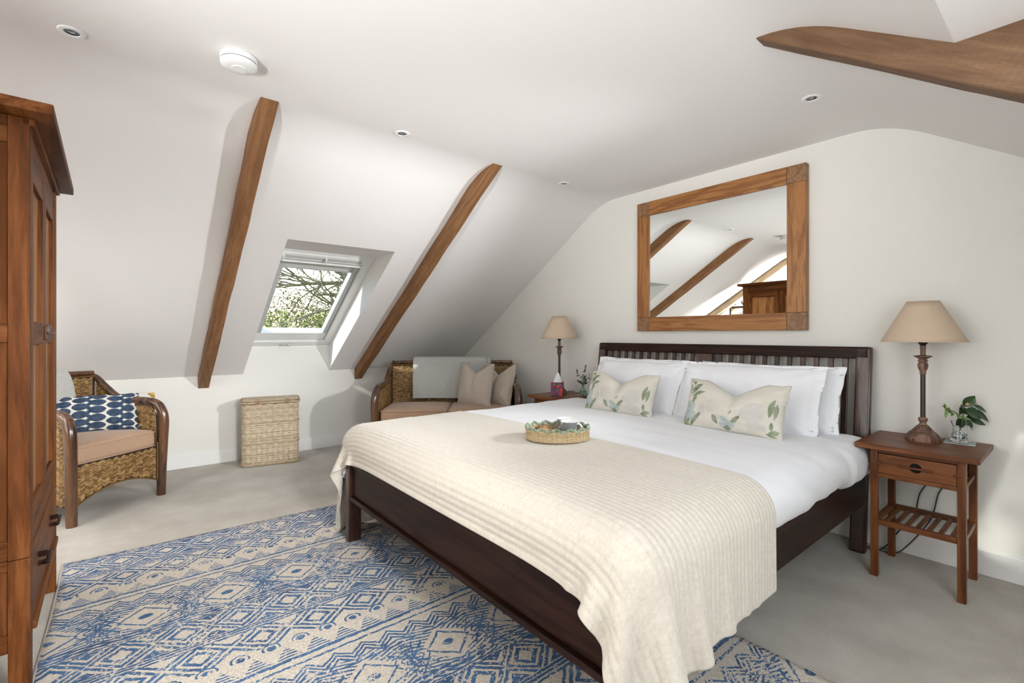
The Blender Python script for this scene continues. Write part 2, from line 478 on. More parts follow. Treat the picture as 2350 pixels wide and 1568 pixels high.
# ---- exposed roof timbers
def beam_mat(name, d, m_, l):
    m, nt, b = new_mat(name, .62, 0, .3)
    rnd = X(nt.nodes.new('ShaderNodeObjectInfo').outputs['Random'])*9.0
    v = coords(nt, 'Object', (1.1, 8, 8)); v3 = coords(nt, 'Object', (1, 1, 1))
    n1 = nz(nt, v, 1.4, 5, .6, 1.5); n2 = nz(nt, v, 7, 6, .7, .6); n3 = nz(nt, v3, 3, 4)
    x, y, z = sep(nt, coords(nt, 'Object', (1, 1, 1), (0, 0, .35)))
    saw = (x*330.0+X(nz(nt, v3, 6, 3))*12.0+rnd).sin()          # circular-saw marks across the grain
    mask = (X(n3)-.42).clamp()*2.5
    f = X(n1)*.5+X(n2)*.35+X(n3)*.15+saw*mask*.018
    c = ramp(nt, f, [(.3, d), (.5, m_), (.68, l)])
    vor = nt.nodes.new('ShaderNodeTexVoronoi'); vor.inputs['Scale'].default_value = 1.0
    nt.links.new(coords(nt, 'Object', (2.2, 8, 8), (0, 0, 0), (1.3, .4, .8)), vor.inputs['Vector'])
    kn = X(vor.outputs['Distance']) < .11
    c = mix(nt, kn*.65, c, (.07, .035, .018))
    base(nt, b, c); bump(nt, b, X(n2)*.8+saw*mask*.10, .35, .006); return m
M_beam = beam_mat('aged_timber', (.11, .045, .016), (.225, .105, .042), (.34, .185, .085))
M_beam3 = beam_mat('aged_timber_dimmed', (.07, .032, .014), (.145, .078, .040), (.23, .135, .075))  # aged timber with its colour darkened, offsetting strong lamp light on the right rafter
M_beam2 = beam_mat('pale_aged_timber', (.28, .19, .11), (.46, .34, .21), (.62, .49, .33))
def rafter(name, poly, y0, y1, ang_org, label, mat, wob=.006):
    """poly: list of (x,z) outline; built in a frame whose X runs along the rafter"""
    org, ang = ang_org
    bm = bmesh.new()
    M = Matrix.Rotation(ang, 4, 'Y') @ Matrix.Translation(-Vector(org))
    n = len(poly); vs = []
    for y in (y0, y1): vs.append([bm.verts.new(M @ Vector((x, y, z))) for x, z in poly])
    bm.faces.new(vs[0][::-1]); bm.faces.new(vs[1])
    for i in range(n): bm.faces.new((vs[0][i], vs[0][(i+1) % n], vs[1][(i+1) % n], vs[1][i]))
    bmesh.ops.recalc_face_normals(bm, faces=bm.faces[:])
    bmesh.ops.bevel(bm, geom=[e for e in bm.edges if e.calc_length() > .03], offset=.004, segments=1, affect='EDGES')
    bmesh.ops.triangulate(bm, faces=[f for f in bm.faces if len(f.verts) > 4])
    for _ in range(5):
        es = [e for e in bm.edges if e.calc_length() > .07]
        if not es: break
        bmesh.ops.subdivide_edges(bm, edges=es, cuts=1, use_grid_fill=True)
    for v in bm.verts:
        p = v.co*3.2; q = v.co*11
        v.co += Vector((0, noise.noise(p+Vector((9, y0*7, 0))), noise.noise(p+Vector((0, y0*5, 4)))))*wob + noise.noise_vector(q)*wob*.35
    me = bpy.data.meshes.new(name); bm.to_mesh(me); bm.free(); me.materials.append(mat)
    me.polygons.foreach_set('use_smooth', [True]*len(me.polygons)); me.set_sharp_from_angle(angle=math.radians(38))
    o = bpy.data.objects.new(name, me); link(o); o.location = org; o.rotation_euler = (0, -ang, 0)
    return tag(o, label, 'beam')
def left_poly(top_x=-2.60):
    up = [(XK+.001, ZK+.03)]+[(x, z+.03) for x, z in prof if x < xlc+.2 and x > XK]
    return [(XK+.001, .705)]+[(XK+.001, ZK+.03)]+up[1:]+[(top_x, ZC+.02), (top_x-.03, ZC-.005)]
al = (Vector((XK, 0, ZK)), math.atan(SL))
def mk_left(y0, y1, label, mat, org_y):
    return rafter('rafter', left_poly(), y0, y1, (Vector((XK, org_y, ZK)), math.atan(SL)), label, mat)
b1 = mk_left(.532, .617, 'timber rafter on the sloping ceiling left of the roof window', M_beam, .57)
b2 = mk_left(1.985, 2.068, 'timber rafter on the sloping ceiling between roof window and wicker sofa', M_beam, 2.03)
b3 = mk_left(-1.17, -1.05, 'pale worm-eaten timber rafter seen only in the mirror above the wardrobe', M_beam2, -1.1)
rp = [(-.87, ZC+.02)]+[(x, z+.03) for x, z in prof if -.86 < x < HXT+.01]+[(HXT+.001, ZHR+.14), (.62, zr(.62)+.14), (.62, zr(.62)-.155), (-.845, ZC-.003)]
b4 = rafter('rafter', rp, 1.957, 2.04, (Vector((-.6, 2.0, 2.2)), -math.atan(SL)), 'broad timber rafter on the right slope beside the ceiling opening', M_beam3, .004)
# ================================================================ furniture materials
M_bed = wood('dark_stained_bed_wood', (.009, .003, .002), (.020, .007, .004), (.038, .014, .008), 0, .42, .8, coat=.03, spec=.15)
M_bedz = wood('dark_stained_bed_wood_upright', (.018, .007, .005), (.045, .017, .010), (.085, .036, .02), 2, .30, .8, coat=.15)
M_bedy = wood('dark_stained_bed_wood_rail', (.009, .003, .002), (.020, .007, .004), (.038, .014, .008), 1, .42, .8, coat=.03, spec=.15)
def cherry(ax, n): return wood('cherry_'+n, (.060, .018, .004), (.125, .040, .010), (.195, .072, .021), ax, .5, .7, coat=0, spec=.12, bmp=.06)
M_chx, M_chy, M_chz = cherry(0, 'x'), cherry(1, 'y'), cherry(2, 'z')
M_door = wood('cherry_door_panel', (.15, .055, .014), (.30, .125, .038), (.42, .20, .075), 2, .5, .7, spec=.12, bmp=.05)
M_chdark = wood('cherry_panel_dark', (.08, .024, .005), (.11, .036, .009), (.16, .058, .018), 2, .6, .7, spec=.1, bmp=.06)
def nsw(ax, n): return wood('nightstand_'+n, (.075, .021, .005), (.14, .043, .011), (.215, .075, .022), ax, .42, .8, coat=.04, spec=.28, bmp=.06)
M_nx, M_ny, M_nz = nsw(0, 'x'), nsw(1, 'y'), nsw(2, 'z')
def oak(ax, n): return wood('oak_'+n, (.16, .055, .012), (.30, .118, .026), (.40, .185, .055), ax, .42, 1.3, bmp=.3, fine=1.4)
M_ox, M_oz = oak(0, 'x'), oak(2, 'z')
M_oend = wood('oak_end_grain', (.14, .065, .025), (.24, .12, .05), (.31, .165, .075), 1, .45, 2.0, bmp=.2)
M_linenw = fabric('white_cotton', (.85, .855, .875), .85, 600, .02, .08, .15, .12)
M_dark = plain('black_hole', (.006, .005, .005), .9, bmp=0)

# ================================================================ bed
BX0, BX1 = -2.74, -.77
bed = thing('bed', 'wide dark-stained wooden bed with slatted headboard against the wall', 'bed', (-1.755, 2.1, 0))
bo = (-1.755, 2.1, 0)
def bbx(name, lo, hi, mat, bev=.003, M=None, seg=2):
    mb = MB().box(lo, hi, bev, seg, M)
    o = mb.build(name, mat, None, 20)
    o.parent = bed; o.location = (-bo[0], -bo[1], 0); return o
# raked headboard: shear in y with height
def rake(o, y0=3.117, k=(3.248-3.117)/1.13):
    for v in o.data.vertices: v.co.y += k*max(0, v.co.z)
    o.data.update()
HT = .045
for x0, x1 in ((BX0, BX0+.078), (BX1-.078, BX1)):
    rake(bbx('headboard_post', (x0, 3.117, 0), (x1, 3.117+HT, 1.13), M_bedz, .012))
rake(bbx('headboard_top_rail', (BX0+.01, 3.117, 1.062), (BX1-.01, 3.117+HT, 1.13), M_bed, .008))
rake(bbx('headboard_bottom_rail', (BX0+.07, 3.122, .36), (BX1-.07, 3.117+HT-.01, .46), M_bed, .004))
rake(bbx('headboard_center_panel', (-1.812, 3.130, .45), (-1.703, 3.160, 1.066), M_bedz, .004))
slat = None
for side in (0, 1):
    xa, xb = ((BX0+.078, -1.812) if side == 0 else (-1.703, BX1-.078))
    n = 11; gap = (xb-xa)/(n+.35)
    for k in range(n):
        xc = xa+gap*(k+.675)
        if slat is None:
            slat = MB().box((-.015, 3.136, .45), (.015, 3.154, 1.066), .004, 2).build('headboard_slat', M_bedz, None, 20); rake(slat)
            slat.parent = bed; slat.location = (xc-bo[0], -bo[1], 0)
        else: copy_part(slat, bed, (xc-bo[0], -bo[1], 0))
for x0, x1 in ((BX0+.01, BX0+.045), (BX1-.04, BX1-.003)):
    bbx('side_rail', (x0, 1.07, .27), (x1, 3.13, .462), M_bedy, .004)
for x0, x1 in ((BX0, BX0+.052), (BX1-.052, BX1)):
    bbx('foot_post', (x0, 1.0, 0), (x1, 1.075, .475), M_bedz, .006)
bbx('footboard_panel', (BX0+.05, 1.022, .275), (BX1-.05, 1.05, .47), M_bed, .002)
bbx('footboard_bottom_rail', (BX0+.05, 1.004, .248), (BX1-.05, 1.06, .272), M_bed, .004)
bbx('footboard_top_rail', (BX0+.05, 1.004, .448), (BX1-.05, 1.06, .478), M_bed, .004)
# slatted base
bslat = None
for k in range(12):
    y = 1.2+k*.16
    if bslat is None: bslat = bbx('base_slat', (BX0+.045, -.04, .285), (BX1-.04, .04, .305), M_bed, .003); bslat.location = (-bo[0], y-bo[1], 0)
    else: copy_part(bslat, bed, (-bo[0], y-bo[1], 0))
# mattress + duvet (duvet overhangs the rails)
V, F_, U = rbox((.93, 1.03, .10), .06, (14, 14, 4))
mt = MB().add(V, F_, Matrix.Translation((-1.755, 2.09, .408))).build('mattress', M_linenw, None, 60)
tag(mt, 'thick white mattress lying inside the dark bed frame under the duvet', 'mattress')

DC = Vector((-1.80, 2.065, .545)); DH = (1.08, 1.065, .115); DR = .112
V, F_, U = rbox(DH, DR, (90, 90, 12))
vs = []
for p in V:
    q = Vector(p); w = q+DC
    top = max(0, min(1, (q.z+.02)/.1)); side = 1-top
    n1 = noise.noise(Vector((w.x*1.1, w.y*1.6, 1)))*.010
    n2 = noise.noise(Vector((w.x*2.0, w.y*9.0, w.z*3)))*.006*(1 if w.y > 1.75 else .3)
    n3 = noise.noise(Vector((w.x*7, w.y*3.0, 7)))*.003
    crown = .012*(1-(q.x/DH[0])**2)*(1-(q.y/DH[1])**2)
    under = max(0, min(1, (w.y-1.80)/.10))          # flatter where the bedspread presses on it
    n1 *= under; n2 *= under; n3 *= under; crown -= .006*(1-under)
    ox = 0
    if q.x > .85 and w.y > 1.88: # right side: soft bulges and folds hanging over the rail
        ox = .02*noise.noise(Vector((w.y*3.1, w.z*4, 3)))+.012*noise.noise(Vector((w.y*9+w.z*14, w.z*3, 5)))
    if w.y > 2.7 and q.x > .7: ox += .015
    hx = min(1, max(0, (abs(q.x)-.6)/.4))
    # hollow under the pillows, gentle creases near them
    z = q.z+top*(n1+n2+n3+crown)
    vs.append((w.x+ox*(1 if q.z < .11 else .5), w.y+(.012*noise.noise(Vector((w.x*3, 1, 2))) if q.y > 1 else 0), DC.z+z))
duv = MB().add(vs, F_).build('duvet', M_linenw, None, 80)
tag(duv, 'smooth white duvet spread over the bed', 'duvet')
# a loose duvet corner peeping out below the bedspread at the foot
def dcorner(u, v):
    a = -.5+u; x = -2.80+.085*u; y = 1.075-.055*math.sin(u*2.6)
    return (x-.03*v+.01*math.sin(v*7+u*5), y-.02*v+.015*math.sin(u*9+v*3), .52-.13*v-.05*(1-u)*v)
mb = MB(); mb.grid(dcorner, 14, 10)
o = mb.build('duvet_corner', M_linenw, duv, 80); solidify(o, .006)

# ---- quilted bedspread: cloth relaxed over the bed (position-based dynamics, deterministic)
def drape(x0, x1, y0, y1, d, steps=170):
    nx = int(round((x1-x0)/d))+1; ny = int(round((y1-y0)/d))+1
    gx, gy = np.meshgrid(np.linspace(x0, x1, nx), np.linspace(y0, y1, ny), indexing='ij')
    P = np.stack([gx, gy, np.full_like(gx, .70)], -1)
    rs = np.random.RandomState(4)
    P[..., 2] += rs.rand(nx, ny)*.004
    P[..., 0] += .0
    Vv = np.zeros_like(P)
    cen = np.array(DC[:])+np.array([0, 0, 0]); half = np.array(DH)+np.array([.004, .003, .004]); r = DR+.01
    inner = half-r
    def collide(P, Q):
        q = P-cen; c = np.clip(q, -inner, inner); dlt = q-c; L = np.linalg.norm(dlt, axis=-1)
        # below the middle of the duvet the frame keeps the cloth out
        low = P[..., 2] < cen[2]
        dl2 = dlt.copy(); dl2[..., 2] = np.where(low, 0, dl2[..., 2])
        L2 = np.linalg.norm(dl2, axis=-1)
        inside = (L2 < r)&(np.abs(q[..., 0]) < half[0])&(np.abs(q[..., 1]) < half[1])
        nrm = dl2/np.maximum(L2, 1e-6)[..., None]
        degenerate = L2 < 1e-5
        nrm[degenerate] = (0, 0, 1)
        newp = cen+c+nrm*r
        newp[..., 2] = np.where(low&~degenerate, P[..., 2], newp[..., 2])
        crown = .014*np.clip(1-(q[..., 0]/half[0])**2, 0, 1)*np.clip(1-(q[..., 1]/half[1])**2, 0, 1)
        hit = inside|((np.abs(q[..., 0]) < inner[0])&(np.abs(q[..., 1]) < inner[1])&(q[..., 2] < half[2]+crown)&(q[..., 2] > 0))
        newp[..., 2] += np.where(low, 0, crown)
        P = np.where(hit[..., None], newp, P)
        # friction
        onsurf = hit&(nrm[..., 2] > .2)
        P[onsurf, :2] = Q[onsurf, :2]*.6+P[onsurf, :2]*.4
        # foot posts / frame block
        bx = (P[..., 0] > BX0-.006)&(P[..., 0] < BX1+.008)&(P[..., 1] > .990)&(P[..., 2] < .49)
        dy = P[..., 1]-.990; dr = BX1+.008-P[..., 0]; dl = P[..., 0]-(BX0-.006)
        m1 = bx&(dy <= np.minimum(dr, dl)); P[m1, 1] = .990
        m2 = bx&~m1&(dr < dl); P[m2, 0] = BX1+.008
        m3 = bx&~m1&~m2; P[m3, 0] = BX0-.006
        P[..., 2] = np.maximum(P[..., 2], .012)
        return P
    def con(P, a, b, L, k, wa=.5):
        A = P[a]; B = P[b]; dlt = B-A; l = np.linalg.norm(dlt, axis=-1, keepdims=True)+1e-9
        c = dlt*((l-L)/l)*k*.5; P[a] = A+c; P[b] = B-c
    s_ = slice
    cons = []
    for st in (0, 1):
        cons.append(((s_(st, nx-1, 2), s_(None)), (s_(st+1, nx, 2), s_(None)), d, 1.0))
        cons.append(((s_(None), s_(st, ny-1, 2)), (s_(None), s_(st+1, ny, 2)), d, 1.0))
    dg = d*math.sqrt(2)
    for st in (0, 1):
        for sy in (0, 1):
            na = len(range(st, nx-1, 2)); 
            cons.append(((s_(st, nx-1, 2), s_(sy, ny-1, 2)), (s_(st+1, nx, 2), s_(sy+1, ny, 2)), dg, .35))
            cons.append(((s_(st+1, nx, 2), s_(sy, ny-1, 2)), (s_(st, nx-1, 2), s_(sy+1, ny, 2)), dg, .35))
    for k_, kk in ((2, .35), (4, .12)):
        for st in range(2):
            cons.append(((s_(st*k_, nx-k_, 2*k_), s_(None)), (s_(st*k_+k_, nx, 2*k_), s_(None)), d*k_, kk))
            cons.append(((s_(None), s_(st*k_, ny-k_, 2*k_)), (s_(None), s_(st*k_+k_, ny, 2*k_)), d*k_, kk))
            if k_ == 2:
                cons.append(((s_(st*2+1, nx-2, 4), s_(None)), (s_(st*2+3, nx, 4), s_(None)), d*2, kk))
                cons.append(((s_(None), s_(st*2+1, ny-2, 4)), (s_(None), s_(st*2+3, ny, 4)), d*2, kk))
    fixed = []
    for (a, b, L, k) in cons:
        A = P[a].shape; B = P[b].shape
        m0 = min(A[0], B[0]); m1 = min(A[1], B[1])
        def cut(t, m0=m0, m1=m1):
            out = []
            for q, m, full in ((t[0], m0, nx), (t[1], m1, ny)):
                rr = range(*q.indices(full)); rr = rr[:m]
                out.append(slice(rr[0], rr[-1]+1, rr.step))
            return tuple(out)
        fixed.append((cut(a), cut(b), L, k))
    dt = 1/50
    for it in range(steps):
        damp = .97 if it < steps*.5 else .90
        Q = P.copy(); Vv = Vv*damp; Vv[..., 2] -= 9.8*dt
        P = P+Vv*dt
        for _ in range(9):
            for c in fixed: con(P, *c)
            P = collide(P, Q)
        Vv = (P-Q)/dt
        sp = np.linalg.norm(Vv, axis=-1, keepdims=True); Vv = np.where(sp > 2.0, Vv*2.0/np.maximum(sp, 1e-6), Vv)
    return P
def up4(P, m):
    """Catmull-Rom upsample along axis 0 by m"""
    n = P.shape[0]; pad = np.concatenate([2*P[:1]-P[1:2], P, 2*P[-1:]-P[-2:-1]], 0)
    out = []
    for k in range(m):
        t = k/m; p0, p1, p2, p3 = pad[:n-1], pad[1:n], pad[2:n+1], pad[3:n+2]
        out.append(.5*((2*p1)+(p2-p0)*t+(2*p0-5*p1+4*p2-p3)*t*t+(3*p1-p0-3*p2+p3)*t**3))
    o = np.stack(out, 1).reshape((n-1)*m, *P.shape[1:]); return np.concatenate([o, P[-1:]], 0)
CX0, CX1, CY0, CY1 = -3.33, -.43, .88, 1.83
P = drape(CX0, CX1, CY0, CY1, .025)
P = up4(P, 4); P = up4(P.transpose(1, 0, 2), 5).transpose(1, 0, 2)
nx, ny = P.shape[:2]
gx = np.gradient(P, axis=0); gy = np.gradient(P, axis=1)
N = np.cross(gx, gy); N /= np.linalg.norm(N, axis=-1, keepdims=True)+1e-9
aa = np.linspace(0, CX1-CX0, nx)[:, None]+np.zeros((nx, ny)); bb = np.linspace(0, CY1-CY0, ny)[None, :]+np.zeros((nx, ny))
def vnoise(x, y, seed):
    rs = np.random.RandomState(seed); T = rs.rand(64, 64)
    xi = np.floor(x).astype(int); yi = np.floor(y).astype(int); fx = x-xi; fy = y-yi
    fx = fx*fx*(3-2*fx); fy = fy*fy*(3-2*fy)
    g = lambda i, j: T[i % 64, j % 64]
    return (g(xi, yi)*(1-fx)*(1-fy)+g(xi+1, yi)*fx*(1-fy)+g(xi, yi+1)*(1-fx)*fy+g(xi+1, yi+1)*fx*fy)*2-1
pitch = .0245
wob = vnoise(aa*3, bb*2, 1)*.0018
rib = np.abs(np.sin(np.pi*(bb+wob)/pitch))**.55                 # padded channels
crk = vnoise(aa*60, bb*18, 2)*.5+vnoise(aa*120, bb*40, 3)*.3
fold = vnoise(aa*2.2, bb*9, 5)*.004
edge = np.minimum(np.minimum(bb, CY1-CY0-bb), np.minimum(aa, CX1-CX0-aa))
hem = np.where(edge < .012, 1.0, 0.0)
disp = np.where(hem > 0, .0035, .0038*rib+.0009*crk*rib)+fold*.6
P = P+N*disp[..., None]
def quilt_mat():
    m, nt, b = new_mat('cream_quilted_cotton', .93, 0, .15)
    v = coords(nt, 'UV', (1, 1, 1)); x, y, z = sep(nt, v)
    vo = coords(nt, 'Object')
    n = nz(nt, vo, 120, 4); n2 = nz(nt, coords(nt, 'UV', (70, 26, 1)), 1.0, 4, .6)
    f = X(n)*.5+X(n2)*.5
    base(nt, b, ramp(nt, f, [(.35, (.62, .565, .475)), (.65, (.72, .67, .585))]))
    nn = bump(nt, b, n2, .35, .004); bump(nt, b, nz(nt, vo, 420, 2), .25, .0015, nn)
    b.inputs['Sheen Weight'].default_value = .25; return m
M_quilt = quilt_mat()
idx_ = np.arange(nx*ny).reshape(nx, ny)
fs = np.stack([idx_[:-1, :-1], idx_[1:, :-1], idx_[1:, 1:], idx_[:-1, 1:]], -1).reshape(-1, 4)
mb = MB(); mb.v = [tuple(p) for p in P.reshape(-1, 3)]; mb.f = [tuple(f) for f in fs.tolist()]
mb.uv = list(zip(aa.ravel().tolist(), bb.ravel().tolist())); mb.has_uv = True
spread = mb.build('bedspread', M_quilt, None, 180); solidify(spread, .004, -1)
tag(spread, 'cream quilted bedspread with ribbed channels draped across the foot of the bed', 'bedspread')
def top_z(x, y):
    """height of the bed surface"""
    if y < CY1-.01:
        q = P.reshape(-1, 3); dd = (q[:, 0]-x)**2+(q[:, 1]-y)**2; i = dd.argsort()[:12]; return float(q[i, 2].max())
    return DC.z+DH[2]+.012

# ================================================================ pillows
def pillow(name, w, h, t, mat, chop=0.0, flange=0.0, pinch=.06, n=40, seed=0, wr=.004, sag=0.0, parent=None, pw=.42, chopw=.55):
    def surf(sgn):
        def fn(a, b):
            u = a*2-1; v = b*2-1
            u = math.sin(u*PI/2)*.35+u*.65; v = math.sin(v*PI/2)*.35+v*.65
            fi = 1-flange
            ui = max(-1, min(1, u/fi if flange else u)); vi = max(-1, min(1, v/fi if flange else v))
            T = (max(0, (1-ui*ui))*max(0, (1-vi*vi)))**pw
            X_ = u*w/2*(1-pinch*(1-v*v)); Z_ = v*h/2*(1-pinch*1.2*(1-u*u))
            Y_ = sgn*max(T*t/2, .0022 if (abs(u) < .995 and abs(v) < .995) else 0)
            if chop:
                d = max(0, 1-abs(u)/chopw); k = d**1.15*max(0, (v+.9)/1.9)**1.5
                Z_ -= chop*k
                if sgn < 0: Y_ += .3*t*k*math.exp(-(u/.16)**2)*T
            Z_ -= sag*(1-v)*.5*abs(u)*0
            q = Vector((X_*5+seed, Z_*5, sgn*3))
            env = min(1, T*2.2)
            Y_ += sgn*env*(noise.noise(q)*wr*2.2+noise.noise(q*3.1)*wr)
            # creases running in from the corners
            cr = math.sin((abs(u)-abs(v))*18+noise.noise(q*1.5)*4)*wr*1.0*(abs(u*v))**1.4
            Y_ += sgn*cr
            X_ += noise.noise(Vector((v*3+seed, 4, 1)))*.006*abs(u); Z_ += noise.noise(Vector((u*3+seed, 8, 2)))*.005*abs(v)
            return (X_, Y_, Z_)
        return fn
    mb = MB(); mb.grid(surf(-1), n, n)
    g2 = MB(); g2.grid(surf(1), n, n)
    k = len(mb.v); mb.add(g2.v, [f[::-1] for f in g2.f], None, g2.uv)
    o = mb.build(name, mat, parent, 180)
    bm = bmesh.new(); bm.from_mesh(o.data); bmesh.ops.remove_doubles(bm, verts=bm.verts[:], dist=.0006); bm.to_mesh(o.data); bm.free()
    return o
def place(o, loc, rx=0, ry=0, rz=0):
    o.rotation_mode = 'XYZ'; o.location = loc; o.rotation_euler = (rx, ry, rz); return o
ZT = DC.z+DH[2]+.005
G = 'white pillows propped on the headboard'
p = pillow('pillow', .80, .41, .16, M_linenw, pinch=.03, flange=.08, seed=1, wr=.006)
place(p, (-2.20, 3.02, ZT+.165), math.radians(-24)); tag(p, 'white pillow against the headboard, behind the others on the window side', 'pillow', G)
p = pillow('pillow', .80, .42, .17, M_linenw, pinch=.03, flange=.08, seed=5, wr=.006)
place(p, (-2.13, 2.90, ZT+.163), math.radians(-28), 0, math.radians(-3)); tag(p, 'large white pillow directly behind the left floral cushion', 'pillow', G)
p = pillow('pillow', .84, .41, .16, M_linenw, pinch=.03, flange=.08, seed=9, wr=.006)
place(p, (-1.27, 3.03, ZT+.163), math.radians(-22), 0, math.radians(1)); tag(p, 'white pillow mostly hidden behind another beside the lamp-side end of the headboard', 'pillow', G)
p = pillow('pillow', .86, .43, .17, M_linenw, pinch=.03, flange=.08, seed=14, wr=.007)
place(p, (-1.335, 2.90, ZT+.163), math.radians(-27), math.radians(0), math.radians(2)); tag(p, 'large white pillow directly behind the right floral cushion', 'pillow', G)

def floral():
    m, nt, b = new_mat('floral_watercolour_linen', .9, 0, .15)
    x, y, z = sep(nt, coords(nt, 'UV')); v3 = coords(nt, 'UV')
    n = X(nz(nt, v3, 9, 4, .6)); n2 = X(nz(nt, v3, 3.2, 3))
    px = x*1.80+(n-.5)*.05; py = y+(X(nz(nt, coords(nt, 'UV', (1, 1, 1), (0, 0, 0), (5, 3, 0)), 9, 4))-.5)*.05
    c = ramp(nt, n2, [(.35, (.60, .565, .485)), (.65, (.68, .65, .575))])
    sage = ramp(nt, n, [(.35, (.13, .17, .10)), (.65, (.33, .37, .25))])
    dust = ramp(nt, n, [(.35, (.30, .38, .38)), (.65, (.48, .53, .50))])
    pale = ramp(nt, n, [(.3, (.48, .46, .44)), (.7, (.60, .58, .54))])
    def put(c, col, lst, a=.85, k=.2, lens=False):
        for (cx, cy, rx, ry, an) in lst: c = mix(nt, blob(px, py, cx, cy, rx*1.22, ry*1.22, math.radians(an), n, k, lens)*a, c, col)
        return c
    c = put(c, pale, [(1.28, .42, .16, .14, 20), (.62, .45, .07, .10, 0), (.45, .35, .06, .1, 0), (1.34, .2, .13, .09, 0), (.75, .28, .05, .05, 0)], .6, .35)
    c = put(c, dust, [(.19, .36, .10, .13, -20), (.27, .25, .07, .12, 30), (.12, .22, .07, .10, 0), (.92, .14, .10, .09, 20), (.87, .27, .05, .05, 0), (.10, .45, .05, .06, 0), (1.0, .20, .05, .04, 0)], .75, .35)
    c = put(c, sage, [(.20, .86, .035, .05, 0), (.13, .90, .02, .03, 0), (.26, .76, .13, .032, 28), (.22, .68, .10, .028, 40), (.33, .64, .13, .030, 20), (.09, .72, .025, .09, -10),
                      (.26, .55, .035, .085, -25), (.37, .20, .035, .12, -35), (.31, .12, .03, .10, -25), (.13, .10, .03, .10, 10), (.20, .08, .03, .09, 0),
                      (.72, .22, .03, .09, 25), (1.04, .27, .035, .08, -35), (.95, .42, .015, .05, -20), (1.58, .52, .045, .12, -12), (1.67, .48, .035, .11, -8), (1.60, .24, .03, .06, 0),
                      (1.66, .15, .10, .035, 10), (1.60, .08, .09, .03, -10), (.92, .07, .05, .04, 0)], .9, .3, True)
    n3 = nz(nt, coords(nt), 160, 2)
    base(nt, b, c); bump(nt, b, n3, .25, .002); return m
M_floral = floral()
G = 'floral lumbar cushions on the bed'
def cushion_trim(o, w, h): pass
p = pillow('cushion', .56, .30, .14, M_floral, chop=.085, pinch=.05, seed=21, wr=.003, chopw=.62)
place(p, (-2.055, 2.66, ZT+.128), math.radians(-22), 0, math.radians(2)); tag(p, 'cream floral lumbar cushion with sage leaves, nearer the window side of the bed', 'cushion', G)
p = pillow('cushion', .57, .30, .14, M_floral, chop=.085, pinch=.05, seed=31, wr=.003, chopw=.62)
place(p, (-1.262, 2.64, ZT+.128), math.radians(-22), 0, math.radians(-1)); tag(p, 'cream floral lumbar cushion with sage leaves, nearer the right-hand bedside table', 'cushion', G)
